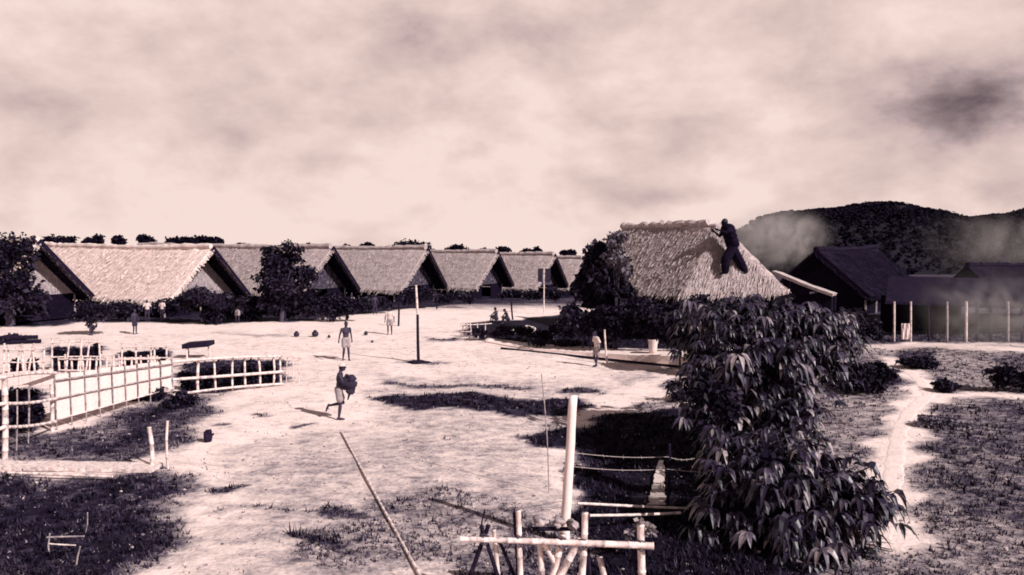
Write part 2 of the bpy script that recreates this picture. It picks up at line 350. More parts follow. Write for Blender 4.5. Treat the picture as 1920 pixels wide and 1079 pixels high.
def veg_shade(x, y):
    x = np.asarray(x, float).ravel(); y = np.asarray(y, float).ravel(); out = np.zeros_like(x)
    jx = x + .25 * np.sin(1.9 * y + .8 * x) + .12 * np.sin(5.1 * y - 2 * x); jy = y + .25 * np.sin(1.6 * x + 1) + .12 * np.sin(4.3 * x + y)
    for pw, s, f in VEG_SHADE_W:
        m = (jx > pw[:, 0].min() - f) & (jx < pw[:, 0].max() + f) & (jy > pw[:, 1].min() - f) & (jy < pw[:, 1].max() + f)
        if not m.any(): continue
        a, b = jx[m], jy[m]; ins = np.zeros(a.shape, bool); dist = np.full(a.shape, 1e9); n = len(pw)
        for i in range(n):
            x0, y0 = pw[i]; x1, y1 = pw[(i + 1) % n]
            c = ((y0 > b) != (y1 > b)); ins ^= c & (a < (x1 - x0) * (b - y0) / ((y1 - y0) if y1 != y0 else 1e-9) + x0)
            L2 = (x1 - x0) ** 2 + (y1 - y0) ** 2 + 1e-9; t = np.clip(((a - x0) * (x1 - x0) + (b - y0) * (y1 - y0)) / L2, 0, 1)
            dist = np.minimum(dist, np.hypot(a - x0 - t * (x1 - x0), b - y0 - t * (y1 - y0)))
        sd_ = np.where(ins, dist, -dist); k = np.clip((sd_ + f) / (2 * f), 0, 1); k = k * k * (3 - 2 * k)
        out[m] = np.maximum(out[m], s * k)
    for pw, wd in PALE:
        dist = np.full(x.shape, 1e9)
        for (x0, y0), (x1, y1) in zip(pw, pw[1:]):
            t = np.clip(((jx - x0) * (x1 - x0) + (jy - y0) * (y1 - y0)) / ((x1 - x0) ** 2 + (y1 - y0) ** 2 + 1e-9), 0, 1); dist = np.minimum(dist, np.hypot(jx - x0 - t * (x1 - x0), jy - y0 - t * (y1 - y0)))
        out = out * (.04 + .96 * np.clip((dist - wd * .5) / .45, 0, 1))
    far = np.clip((y - 62) / 12, 0, 1) * .75
    return np.maximum(out, far)
def make_ground():
    ny, nx = 470, 430
    ys = np.concatenate([[-60, -20, 0, 4], np.geomspace(7, 1500, ny - 4)]); us = np.linspace(-1, 1, nx)
    X = us[None, :] * (np.maximum(ys, 0)[:, None] * 1.25 + 22); Y = np.repeat(ys[:, None], nx, 1); Z = H(X, Y)
    v = np.stack([X, Y, Z], -1).reshape(-1, 3)
    i = np.arange(ny - 1)[:, None] * nx + np.arange(nx - 1)[None, :]
    f = np.stack([i, i + 1, i + nx + 1, i + nx], -1).reshape(-1, 4)
    me = bpy.data.meshes.new('ground'); me.vertices.add(len(v)); me.vertices.foreach_set('co', v.ravel())
    me.loops.add(f.size); me.loops.foreach_set('vertex_index', f.ravel()); me.polygons.add(len(f))
    me.polygons.foreach_set('loop_start', np.arange(0, f.size, 4)); me.polygons.foreach_set('loop_total', np.full(len(f), 4))
    me.polygons.foreach_set('use_smooth', np.ones(len(f), bool)); me.update(); me.validate()
    at = me.attributes.new('veg_shade', 'FLOAT', 'POINT'); at.data.foreach_set('value', veg_shade(v[:, 0], v[:, 1]).astype(np.float32))
    me.materials.append(M['ground'])
    o = bpy.data.objects.new('ground', me); COL.objects.link(o); o['kind'] = 'structure'
make_ground()

def strip(name, pix, width, label=None):
    pts = [G(*q) for q in pix]; fine = []
    for a, b in zip(pts, pts[1:]):
        k = max(1, int((b - a).length / .18))
        fine += [a.lerp(b, i / k) for i in range(k)]
    fine.append(pts[-1]); n = len(fine)
    for _ in range(8): fine = [fine[0]] + [(fine[i - 1] + fine[i] * 2 + fine[i + 1]) / 4 for i in range(1, n - 1)] + [fine[-1]]
    mb = MB(); W = 14; rows = []
    for i, p in enumerate(fine):
        d = fine[min(i + 1, n - 1)] - fine[max(0, i - 1)]; sde = Vector((d.y, -d.x, 0)).normalized()
        wl = width * (1 + .35 * mnoise.noise(Vector((i * .22, 1, 0))) + .12 * R.uniform(-1, 1)); wr = width * (1 + .35 * mnoise.noise(Vector((i * .22, 9, 0))) + .12 * R.uniform(-1, 1))
        row = []
        for j in range(W + 1):
            q = p + sde * ((j / W * 2 - 1) * (wr if j > W / 2 else wl) * .5)
            q.z = hz(q.x, q.y) - .003 + .014 * (1 - (2 * j / W - 1) ** 6); row.append(q)
        rows.append(row)
    for a, b in zip(rows, rows[1:]):
        for j in range(W): mb.quad(a[j], a[j + 1], b[j + 1], b[j])
    return tag(mb.build(name, 'path', smooth=True), kind='structure')
for p_, w_ in PATHS: strip('path', p_, w_ * .8)

# wooded hills behind the camp, on the right
def hill(pix, Y, depth, seed):
    xs = [P(px, py, Y) for px, py in pix]; nx, ny = 300, 60; mb = MB(); X0, X1 = xs[0].x, xs[-1].x; rows = []
    for j in range(ny):
        v = j / (ny - 1); row = []
        for i in range(nx):
            x = X0 + (X1 - X0) * i / (nx - 1)
            k = 0
            while k < len(xs) - 2 and xs[k + 1].x < x: k += 1
            t = (x - xs[k].x) / (xs[k + 1].x - xs[k].x); t = t * t * (3 - 2 * t) * .6 + t * .4
            top = xs[k].z * (1 - t) + xs[k + 1].z * t
            prof = math.sin(math.pi * min(1, v * 1.0)) ** .75 if v < 1 else 0
            wy = v * depth; bmp = mnoise.noise(Vector((x * .02, wy * .02, seed))) * 5.0 + mnoise.noise(Vector((x * .06, wy * .06, seed))) * 2.5
            row.append(Vector((x, Y + (v - .5) * depth, -60 + (top + 60 + bmp * .8) * prof)))
        rows.append(row)
    for a, b in zip(rows, rows[1:]):
        for i in range(nx - 1): mb.quad(a[i], a[i + 1], b[i + 1], b[i])
    tag(mb.build('hill', 'hill', smooth=True), kind='structure'); wd = MB(); half = rows[:ny // 2 + 4]
    for _ in range(12000):
        j = int(len(half) * R.random() ** .7); j = min(j, len(half) - 1); j1 = min(j + 1, len(half) - 1); ii = R.randrange(nx - 1); p = half[j][ii].lerp(half[j1][ii + 1], R.random()); sz = R.uniform(.9, 2.0); c = p + Vector((R.uniform(-2, 2), R.uniform(-2, 2), sz * .2))
        t = R.uniform(.3, .5)
        for _ in range(6):
            d = Vector((R.gauss(0, 1), R.gauss(0, 1), R.gauss(.2, .8))).normalized(); q = c + d * sz * .55; a = d.orthogonal().normalized() * sz * .45; b = d.cross(a); wd.cur = max(0, min(1, t + R.gauss(0, .15))); wd.quad(q - a, q - b, q + a, q + b)
    tag(wd.build('woodland', 'leaf_far', tone=True), kind='stuff')
hill([(1290, 452), (1400, 430), (1445, 404), (1480, 396), (1560, 391), (1655, 382), (1722, 388), (1770, 404), (1815, 414), (1870, 425), (2000, 440)], 430, 240, 1)
hill([(1700, 440), (1790, 416), (1832, 405), (1880, 396), (1930, 389), (2050, 380), (2300, 398), (2600, 430)], 520, 260, 4)

# ---------------------------------------------------------------- thatched huts
def slope(mb, rf, rb, ef, eb, nu, nv, amp, thick, up, seed, sag=.05):
    """one thatched roof slope: ridge front/back, eave front/back; displaced top, flat underside, closed edges"""
    nrm = ((rb - rf).cross(ef - rf)).normalized()
    if nrm.z < 0: nrm = -nrm
    top, bot = [], []
    for i in range(nu + 1):
        a, b = [], []
        for j in range(nv + 1):
            u, v = i / nu, j / nv
            p = rf.lerp(rb, u).lerp(ef.lerp(eb, u), v)
            d = amp * (mnoise.noise(Vector((u * (rb - rf).length * 1.3, v * 7, seed))) + .6 * mnoise.noise(Vector((u * (rb - rf).length * 4, v * 5, seed + 3))))
            d += amp * .9 * ((v * 9) % 1 - .5)                         # courses of thatch, one lapping over the next
            q = p + nrm * d + Vector((0, 0, -sag * math.sin(math.pi * v)))
            q.z += .16 * mnoise.noise(Vector((u * (rb - rf).length * .16, 2.5, 1))) * (1 - .4 * v)                   # the ridge sags and heaves a little
            a.append(q); b.append(q - nrm * (thick + d))
        top.append(a); bot.append(b)
    for i in range(nu):
        for j in range(nv):
            mb.quad(top[i][j], top[i][j + 1], top[i + 1][j + 1], top[i + 1][j]); mb.quad(bot[i][j], bot[i + 1][j], bot[i + 1][j + 1], bot[i][j + 1])
    for i in range(nu):
        mb.quad(top[i][nv], bot[i][nv], bot[i + 1][nv], top[i + 1][nv]); mb.quad(top[i][0], top[i + 1][0], bot[i + 1][0], bot[i][0])
    for j in range(nv):
        mb.quad(top[0][j], bot[0][j], bot[0][j + 1], top[0][j + 1]); mb.quad(top[nu][j], top[nu][j + 1], bot[nu][j + 1], bot[nu][j])
    return nrm
def straws(mb, rf, rb, ef, eb, nrm, n, fringe):
    L = (rb - rf).length; dn = (ef - rf).normalized()
    for _ in range(int(n * 1.5)):
        u, v = R.random(), R.random() ** .9
        p = rf.lerp(rb, u).lerp(ef.lerp(eb, u), v) + nrm * R.uniform(-.02, .05)
        d = (dn + Vector((R.uniform(-.25, .25), R.uniform(-.25, .25), R.uniform(-.1, .1)))).normalized(); s = d.cross(nrm).normalized() * R.uniform(.008, .028); l = R.uniform(.2, .75)
        mb.quad(p - s, p + s, p + s * .5 + d * l + nrm * R.uniform(.0, .05), p - s * .5 + d * l + nrm * R.uniform(.0, .05))
    for _ in range(fringe):
        u = R.random(); p = ef.lerp(eb, u) - dn * .12 + nrm * R.uniform(-.14, .02)
        d = (dn + Vector((0, 0, -.55)) + Vector((R.uniform(-.2, .2), R.uniform(-.2, .2), 0))).normalized(); s = (eb - ef).normalized() * R.uniform(.03, .09); l = R.uniform(.15, .42)
        mb.quad(p - s, p + s, p + s * .4 + d * l, p - s * .4 + d * l)
def make_hut(label, group, L=24.0, W=6.0, eave=2.0, ridge=5.2, over=1.5, roofmat='thatch', gablemat='gable', side=.55, detail=1.0, door=True):
    root = thing('thatched_hut', label, 'hut', (0, 0, 0), group)
    V = Vector; hw = W / 2; sl = (ridge - eave) / hw; ez = eave - side * sl
    rf, rb = V((-over, 0, ridge)), V((L + over, 0, ridge))
    roof = MB()
    for sy in (1, -1):
        ef, eb = V((-over * .75, sy * (hw + side), ez)), V((L + over, sy * (hw + side), ez))
        nrm = slope(roof, rf, rb, ef, eb, int(90 * detail), 22, .05, .20, 1, sy * 5 + 1)
        straws(roof, rf, rb, ef, eb, nrm, int(3800 * detail), int(900 * detail))
        straws(roof, rf + V((1, 0, 0)), ef + V((1, 0, 0)), rf, ef, nrm, 0, int(420 * detail))
    rfo = roof.build('roof', roofmat, root)
    ln = MB(); bb_ = MB()
    for sy in (1, -1):                                          # black sheets paint in the overhang's shade; an added board darkens the far verge
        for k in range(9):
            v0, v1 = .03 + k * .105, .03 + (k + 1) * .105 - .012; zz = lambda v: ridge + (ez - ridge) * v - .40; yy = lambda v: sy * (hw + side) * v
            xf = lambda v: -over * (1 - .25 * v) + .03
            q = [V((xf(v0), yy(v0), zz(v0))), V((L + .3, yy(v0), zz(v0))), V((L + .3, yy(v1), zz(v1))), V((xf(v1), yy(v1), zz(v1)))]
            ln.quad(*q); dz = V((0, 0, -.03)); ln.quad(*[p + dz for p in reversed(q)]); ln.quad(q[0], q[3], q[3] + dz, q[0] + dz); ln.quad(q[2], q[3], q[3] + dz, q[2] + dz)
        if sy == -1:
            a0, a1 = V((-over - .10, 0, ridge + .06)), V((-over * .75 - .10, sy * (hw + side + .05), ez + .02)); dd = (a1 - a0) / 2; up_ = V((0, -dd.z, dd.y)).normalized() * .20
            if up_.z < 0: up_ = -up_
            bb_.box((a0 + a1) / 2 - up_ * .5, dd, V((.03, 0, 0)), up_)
    ln.build('shade_dark_roof', 'shade_dark_roof', rfo); bb_.build('shade_verge_board', 'shade_dark_roof', rfo)
    cap = MB()
    n = 60
    pts = [V((-over + .12 + (L + 2 * over - .2) * i / n, R.uniform(-.03, .03), ridge + .03 + R.uniform(-.035, .05) + .16 * mnoise.noise(Vector(((L + 2 * over) * i / n * .16, 2.5, 1))))) for i in range(n + 1)]
    cap.tube(pts, [.19 + R.uniform(-.03, .05) for _ in pts], 8); cap.build('ridge_cap', roofmat, rfo)
    g = MB()                                                    # gable mat with its door opening framed by thickness
    nrow = 14
    for i in range(nrow):
        z0, z1 = eave - .35 + (ridge - .22 - eave + .35) * i / nrow, eave - .35 + (ridge - .22 - eave + .35) * (i + 1) / nrow
        w0 = min(hw, (ridge - .22 - z0) / sl); w1 = max(0.02, (ridge - .24 - z1) / sl)
        g.quad(V((0, -w0, z0)), V((0, w0, z0)), V((-.03, w1, z1 + .04)), V((-.03, -w1, z1 + .04))); g.quad(V((.12, -w0, z0)), V((.12, -w1, z1)), V((.12, w1, z1)), V((.12, w0, z0)))
    g.build('gable_screen', gablemat, root)
    wl = MB()
    t = .05
    for sy in (1, -1):
        wl.box((L / 2, sy * (hw - .12), .55), (L / 2, 0, 0), (0, t, 0), (0, 0, .55)); wl.box((L / 2, sy * (hw - .12), eave - .42), (L / 2, 0, 0), (0, t, 0), (0, 0, .2))
    wl.box((L, 0, eave / 2 + .1), (t, 0, 0), (0, hw - .2, 0), (0, 0, eave / 2 + .1))
    for sy in (1, -1): wl.box((.06, sy * (hw / 2 + .35), (eave - .35) / 2), (t, 0, 0), (0, hw / 2 - .5, 0), (0, 0, (eave - .35) / 2))
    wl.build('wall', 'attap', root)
    fl = MB(); fl.box((L / 2, 0, .12), (L / 2 - .1, 0, 0), (0, hw - .25, 0), (0, 0, .12)); fl.build('floor', 'timber', root)
    for k in range(int(L / 3) + 1):
        for sy in (1, -1):
            p = MB(); p.pole((k * 3.0 + .05, sy * hw, -.7), (k * 3.0 + .05, sy * hw, eave - .22), .08, .07, n=6, seg=4); p.build('post', 'bamboo_dry', root)
    bm_ = MB()
    for sy in (1, -1): bm_.pole((-over * .7, sy * (hw + .02), eave - .36), (L, sy * (hw + .02), eave - .36), .07, n=6, seg=14)
    bm_.build('eave_beam', 'timber', root)
    return root
DV = Vector((-.85, .53)).normalized(); SV = Vector((-DV.y, DV.x)) * -1; 
if SV.x < 0: SV = -SV
RZ = math.atan2(DV.y, DV.x)
def hut_spot(apex_px, apex_py, Y, ridge=5.2, over=1.5):
    a = P(apex_px, apex_py, Y)                     # front tip of the ridge
    return Vector((a.x + DV.x * over, a.y + DV.y * over, a.z - ridge - .15))
GRP = 'thatched huts in the long row across the field'
hA = make_hut('long hut with palest thatch, dark shrub at the corner of its gable', GRP, roofmat='thatch_light')
hB = make_hut('grey thatched hut with its middle hidden by a bushy tree', GRP, roofmat='thatch', gablemat='gable_old')
spots = [(72, 452, 52.0, 'hut mostly hidden by the big dark tree at the left edge', hA), (398, 461, 58.5, None, hA), (623, 461, 67.0, None, hB),
         (800, 465, 76.0, 'grey thatched hut with a wide domed treetop above its ridge', hB), (934, 468, 84.5, 'grey thatched hut beside the double dark board, on its left', hB),
         (1040, 477, 92.5, 'grey thatched hut directly behind the double dark board', hB), (1094, 479, 99.0, 'farthest thatched hut, showing beside the dark leafy tree', hB)]
used = set()
for px, py, Y, lab, src in spots:
    loc = hut_spot(px, py, Y)
    if lab is None and src.name not in used:
        used.add(src.name); src.location = loc; src.rotation_euler = (0, 0, RZ)
    else: dup(src, loc, RZ + R.uniform(-.05, .05), lab, R.uniform(.96, 1.03))

# hut on the right: steep thatch, hipped end with a dark torn gablet
feet = []
def hip_hut():
    Lc, Rc = P(1283, 545, 43.0), P(1478, 551, 44.6); Lc.z = Rc.z = (Lc.z + Rc.z) / 2
    mid = (Lc + Rc) / 2; acr = (Rc - Lc); acr.z = 0; acr.normalize(); inw = Vector((-acr.y, acr.x, 0))
    if inw.y < 0: inw = -inw
    apex = P(1345, 421, 45.3); gz = hz(mid.x, mid.y); L = 8.0
    root = thing('thatched_hut', 'large hut with shaggy steep thatch and a man standing on its hipped end', 'hut', Vector((mid.x, mid.y, gz)))
    rb = apex + Vector((-.55, .83, 0)) * L + Vector((0, 0, -.15)); roof = MB()
    Lb = Lc + Vector((-.55, .83, 0)) * (L - 1); Rb = Rc + Vector((-.55, .83, 0)) * (L - 1)
    n = slope(roof, apex, rb, Lc, Lb, 60, 22, .09, .22, 1, 2.2); straws(roof, apex, rb, Lc, Lb, n, 5200, 700)
    n = slope(roof, apex, rb, Rc, Rb, 50, 20, .09, .22, 1, 7.2); straws(roof, apex, rb, Rc, Rb, n, 2500, 500)
    n = slope(roof, apex, apex + acr * .25, Lc, Rc, 26, 22, .09, .22, 1, 4.4); straws(roof, apex, apex + acr * .2, Lc, Rc, n, 3200, 500)
    ro = roof.build('roof', 'thatch', root)
    cap = MB(); k = 40
    pts = [apex.lerp(rb, i / k) + Vector((0, 0, .05 + R.uniform(-.05, .09))) for i in range(3, k + 1)]
    cap.tube(pts, [.2 + R.uniform(-.05, .09) for _ in pts], 8); cap.build('ridge_cap', 'thatch', ro)
    def onhip(px, py, off=.2):
        nn = n if n.dot(Vector((0, -1, 0))) > 0 else -n
        d = raydir(px, py); t = ((Lc - Vector((0, 0, CAM_Z))).dot(nn)) / d.dot(nn)
        return Vector((0, 0, CAM_Z)) + d * t + nn * off
    feet.extend([onhip(1353, 517), onhip(1398, 518)])
    wl = MB(); base = gz - .3
    for a, b in ((Lc, Rc), (Lc, Lb), (Rc, Rb)):
        a2 = a + (mid + inw * 6 - a) * .07; b2 = b + (mid + inw * 6 - b) * .07
        d = (b2 - a2); d.z = 0; c = (a2 + b2) / 2; hh = (Lc.z + .25 - base) / 2
        wl.box((c.x, c.y, base + hh), d * .5, Vector((-d.y, d.x, 0)).normalized() * .05, (0, 0, hh))
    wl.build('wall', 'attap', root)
    for q in range(5):
        p0 = Lc.lerp(Rc, q / 4) + inw * .25; pm = MB(); pm.pole((p0.x, p0.y, base), (p0.x, p0.y, Lc.z + .1), .08, n=6, seg=5); pm.build('post', 'timber', root)
hip_hut()

# low lean-to beside it and the dark huts on the right
a = thing('lean_to_shed', 'low lean-to with a thin pale sloping roof strip beside the shaggy hut', 'shed', G(1520, 628))
r_ = MB(); slope(r_, P(1448, 510, 47.8), P(1456, 507, 51), P(1562, 553, 44.8), P(1570, 549, 48.5), 20, 10, .04, .16, 1, 3.3); r_.build('roof', 'thatch', a)
r_ = MB()
for (px, py, Y) in ((1560, 553, 45.1), (1480, 528, 47.1), (1566, 551, 48.2), (1484, 525, 49.7)):
    q = P(px, py, Y); r_ = MB(); r_.pole((q.x, q.y, hz(q.x, q.y) - .2), q - Vector((0, 0, .1)), .06, n=6, seg=4); r_.build('post', 'timber', a)
r_ = MB(); q0, q1 = P(1474, 560, 50.0), P(1566, 560, 48.6); gz = hz(q0.x, q0.y); d = q1 - q0; d.z = 0
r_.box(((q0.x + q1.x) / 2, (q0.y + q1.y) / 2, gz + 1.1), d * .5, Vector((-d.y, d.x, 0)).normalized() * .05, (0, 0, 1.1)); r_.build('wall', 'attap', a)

ap = P(1541, 466, 60)
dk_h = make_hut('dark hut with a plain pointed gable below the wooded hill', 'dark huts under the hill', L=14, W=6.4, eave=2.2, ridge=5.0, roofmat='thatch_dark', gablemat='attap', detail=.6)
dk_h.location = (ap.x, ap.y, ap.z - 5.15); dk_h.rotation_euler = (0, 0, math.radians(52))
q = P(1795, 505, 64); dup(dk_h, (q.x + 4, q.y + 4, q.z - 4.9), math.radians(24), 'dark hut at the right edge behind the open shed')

sh = thing('open_shed', 'dim open sided shed with slim pale posts on the path at right', 'shed', G(1760, 640))
r_ = MB(); slope(r_, P(1668, 520, 51), P(2080, 516, 55), P(1660, 566, 44.5), P(2080, 572, 46.5), 40, 12, .05, .18, 1, 8.1)
slope(r_, P(1668, 520, 51), P(2080, 516, 55), P(1680, 548, 57), P(2090, 550, 60), 30, 8, .05, .18, 1, 9.1); r_.build('roof', 'shade_dark_roof', sh)
for (px, wdt) in ((1677, .055), (1708, .05), (1812, .07), (1832, .10), (1858, .09), (1962, .07), (1742, .05), (1776, .06), (1890, .07), (1916, .08)):
    b = G(px, 641); t = P(px, 566, b.y); r_ = MB(); r_.pole((b.x, b.y, b.z - .2), t, wdt, n=7, seg=6, bend=.02); r_.build('post', 'bamboo' if px in (1677, 1708, 1812) else 'bamboo_dry' if px in (1776, 1890) else 'timber', sh)
q0, q1 = G(1650, 622), G(1800, 622); d = q1 - q0; c = (q0 + q1) / 2; r_ = MB()
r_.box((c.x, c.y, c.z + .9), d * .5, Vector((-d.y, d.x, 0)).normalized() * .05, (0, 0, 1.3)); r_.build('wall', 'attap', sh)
cl_ = MB(); b = G(1698, 641)
for i in range(6):
    for j in range(8):
        f_ = lambda i, j: P(1690 + i * 2.6, 607 + j * 3.7, b.y - .12 + .05 * math.sin(i * 2.2 + j * .4))
        cl_.quad(f_(i, j), f_(i + 1, j), f_(i + 1, j + 1), f_(i, j + 1))
o = cl_.build('hanging_cloth', 'cloth_pale', origin=b); tag(o, 'white cloth hanging between the two left posts of the open shed', 'cloth')
md = o.modifiers.new('thickness', 'SOLIDIFY'); md.thickness = .012

# ---------------------------------------------------------------- trees, shrubs
def foliage(mb, ells, n, leaf, sub=7, flat=.8, subr=(.35, .55)):
    tot = sum(e_[1][0] * e_[1][1] * e_[1][2] for e_ in ells) ; 
    for c, r in ells:
        c = Vector(c); k = max(6, int(n * (r[0] * r[1] * r[2]) / tot)); subs = []
        for _ in range(sub):
            d = Vector((R.gauss(0, 1), R.gauss(0, 1), R.gauss(0, 1))).normalized() * (R.random() ** .45) * .72
            subs.append((Vector((d.x * r[0], d.y * r[1], d.z * r[2])), R.uniform(*subr), R.uniform(.12, .75)))
        subs.append((Vector((0, 0, 0)), .6, .3))
        for _ in range(k):
            s, q, tone = R.choice(subs)
            d = Vector((R.gauss(0, 1), R.gauss(0, 1), R.gauss(0, 1))).normalized() * (R.random() ** .38) * q
            p = c + s + Vector((d.x * r[0], d.y * r[1], d.z * r[2] * flat))
            mb.cur = max(0, min(1, tone + R.gauss(0, .16))); l = leaf * R.uniform(.6, 1.35)
            a = Vector((R.gauss(0, 1), R.gauss(0, 1), R.gauss(-.2, .7))).normalized(); b = a.orthogonal().normalized(); b = (Matrix.Rotation(R.uniform(0, 6.28), 3, a) @ b) * l * .34
            m_ = p + a * l * .5 + Vector((0, 0, -.06 * l))
            mb.quad(p, m_ + b, p + a * l + Vector((0, 0, -.2 * l)), m_ - b)
def tree(name, label, cat, base, ells, n, leaf, m='leaf', trunk=.14, group=None, sub=7, limbs=4, part='crown'):
    base = Vector(base); root = thing(name, label, cat, base, group); mb = MB(); foliage(mb, ells, n, leaf, sub); mb.build(part, m, root, tone=True)
    if trunk:
        t = MB(); c = Vector(ells[0][0]); top = c + Vector((0, 0, ells[0][1][2] * .3)); mid = base.lerp(top, .45) + Vector((R.uniform(-.15, .15), R.uniform(-.15, .15), 0)) * trunk * 5
        t.tube([base - Vector((0, 0, .25)), base + Vector((0, 0, .05)), mid, top], [trunk * 1.35, trunk, trunk * .75, trunk * .3], 8); tr = t.build('trunk', 'bark', root, smooth=True)
        l_ = MB()
        for k in range(limbs):
            e_ = ells[k % len(ells)]; d = Vector((R.gauss(0, 1), R.gauss(0, 1), R.gauss(.3, .6))).normalized()
            q = Vector(e_[0]) + Vector((d.x * e_[1][0], d.y * e_[1][1], d.z * e_[1][2])) * .7; s = base.lerp(mid, R.uniform(.6, 1)); m2 = s.lerp(q, .5) + Vector((0, 0, .1))
            l_.tube([s, m2, q], [trunk * .5, trunk * .32, trunk * .1], 6)
        l_.build('limbs', 'bark', root, smooth=True)
    return root
def pell(px, py, rx, ry, Y, dep=1.0):          # an ellipsoid standing at distance Y, as wide as seen
    k = Y / F; return (P(px, py, Y), (rx * k, max(rx, ry) * k * dep, ry * k))

# treetops showing above the roofs
far = [('dark treetop rising behind the leftmost visible ridge', 'tree', [(108, 450, 34, 12)], 120), ('small two-humped treetop behind the palest roof', 'tree', [(172, 450, 17, 9), (186, 449, 14, 11)], 125),
       ('small rounded treetop behind the palest roof, between wider ones', 'tree', [(222, 450, 15, 10)], 128), ('tall dark treetop behind the middle of the palest roof', 'tree', [(276, 448, 20, 13)], 122),
       ('long low treetop behind the right part of the palest roof', 'tree', [(328, 451, 26, 9), (352, 449, 24, 10)], 124), ('lumpy treetop above the gable of the palest hut', 'tree', [(380, 449, 22, 10), (405, 450, 16, 9)], 121),
       ('broad domed treetop, widest of all behind the roofs', 'tree', [(770, 460, 42, 18), (752, 464, 28, 12), (795, 464, 26, 11)], 130), ('low treetop just right of the broad domed one', 'tree', [(856, 463, 22, 10)], 133),
       ('low treetop with a small peak behind the double board hut', 'tree', [(990, 469, 17, 7), (1008, 465, 8, 9)], 140), ('tiny treetop over the ridge left of the bushy tree', 'tree', [(450, 458, 12, 5), (487, 460, 8, 5)], 140),
       ('tiny bushy treetop peeping left of the broad domed one', 'tree', [(692, 458, 9, 6), (678, 461, 8, 5)], 140), ('tiny tree just right of the bushy tree', 'tree', [(578, 459, 9, 5), (650, 461, 8, 4)], 142),
       ('faint low treetop right of the low rounded one', 'tree', [(912, 467, 14, 5), (945, 466, 18, 6)], 150), ('far low treetop beside the dark leafy tree', 'tree', [(1066, 471, 16, 4)], 150)]
for lab, cat, blobs, Y in far:
    b = P(blobs[0][0], 470, Y); gz = hz(b.x, Y)
    es = [pell(px, py + 3, rx, ry, Y, .8) for px, py, rx, ry in blobs]; c0 = es[0][0]
    es.append((Vector((c0.x, c0.y, c0.z - es[0][1][2] * .8)), (es[0][1][0] * .8, es[0][1][1] * .8, es[0][1][2] * .9)))
    tree('broadleaf_tree', lab, cat, (c0.x, Y, gz), es, 1500, .55, 'leaf_far', trunk=.22, group='treetops beyond the huts', sub=9, limbs=3)

def shrub(name, label, bpx, bpy_, blobs, n=1800, leaf=.22, m='leaf', cat='shrub', trunk=.05, group=None, dep=.8, sub=8, Y=None, limbs=3):
    b = G(bpx, bpy_)
    if Y: b = P(bpx, bpy_, Y); b.z = hz(b.x, b.y)
    return tree(name, label, cat, b, [pell(px, py, rx, ry, b.y, dep) for px, py, rx, ry in blobs], n, leaf, m, trunk=trunk, group=group, sub=sub, limbs=limbs)
shrub('broadleaf_tree', 'big black tree cut by the left edge, in front of the first hut', 20, 613, [(15, 475, 62, 52), (5, 545, 78, 58), (62, 556, 34, 44), (-90, 500, 100, 90), (50, 452, 22, 20)], 9000, .34, cat='tree', trunk=.28, sub=14)
shrub('small_tree', 'little spreading tree standing on the pale ground before the first hut', 171, 629, [(172, 580, 40, 22), (150, 590, 25, 14), (196, 588, 22, 15), (172, 603, 14, 14)], 1700, .2, cat='tree', trunk=.11)
shrub('shrub', 'dark arching shrub under the gable of the palest hut', 400, 608, [(385, 560, 55, 26), (430, 566, 30, 20), (395, 592, 32, 20), (350, 566, 26, 20)], 2600, .26, trunk=.08)
shrub('bushy_tree', 'bushy dark tree before the roofs, with a thin wispy crown', 528, 604, [(530, 505, 48, 36), (515, 478, 26, 22), (548, 466, 22, 20), (570, 520, 32, 24), (500, 520, 28, 22), (535, 550, 60, 40)], 7000, .28, cat='tree', trunk=.16, sub=12)
shrub('hedge', 'long dark hedge running right from under the bushy tree', 600, 604, [(480, 578, 44, 26), (560, 578, 50, 28), (630, 573, 46, 28), (672, 568, 28, 22), (440, 583, 26, 20)], 6500, .24, dep=.35, cat='hedge', trunk=0, sub=12)
shrub('shrub', 'dark shrub in front of the grey hut right of the hedge', 705, 588, [(702, 565, 34, 17), (730, 570, 20, 11)], 1500, .22)
shrub('shrub', 'low dark shrub between the gables of the two middle huts', 765, 579, [(770, 556, 25, 16), (800, 553, 26, 13)], 1400, .22)
shrub('hedge', 'low dark hedge before the domed treetop hut', 850, 578, [(830, 558, 34, 14), (872, 556, 26, 13)], 1800, .22, dep=.4, cat='hedge', trunk=0)
shrub('hedge', 'low dark hedge below the double dark board', 1000, 568, [(960, 550, 30, 12), (1000, 552, 30, 12), (1040, 550, 30, 12)], 2000, .24, dep=.4, cat='hedge', trunk=0)
shrub('shrub', 'small dark shrub under the eave of the palest roof', 240, 603, [(232, 578, 36, 20), (300, 576, 40, 20)], 1800, .24, dep=.5)
shrub('low_shrub', 'low dark shrub at far left below the big black tree', 30, 645, [(22, 634, 30, 8), (-30, 636, 30, 8)], 900, .16)
# dark growth beside and below the shaggy hut
shrub('leafy_tree', 'tall dark tree against the left end of the shaggy roof', 1135, 650, [(1128, 505, 46, 46), (1118, 475, 30, 28), (1148, 540, 52, 36), (1105, 545, 32, 36), (1158, 505, 26, 34)], 8000, .3, cat='tree', trunk=.2, sub=12, Y=40.5)
shrub('creeper', 'paler grey leafy growth on top of the dark tree by the shaggy roof', 1156, 560, [(1158, 452, 20, 22), (1150, 478, 26, 20), (1166, 500, 18, 24)], 1900, .22, 'leaf_grey', cat='creeper', trunk=.07, Y=39.6)
bank = 'dark bushes along the garden bed'
shrub('bush', 'dark bush at the left end of the big bush row', 1092, 648, [(1092, 600, 44, 46), (1070, 585, 26, 30)], 3500, .22, group=bank, Y=40.2)
shrub('bush', 'dark bush behind the walking man in a pale shirt', 1150, 655, [(1150, 605, 52, 48), (1185, 585, 40, 34)], 4000, .22, group=bank, Y=39.4)
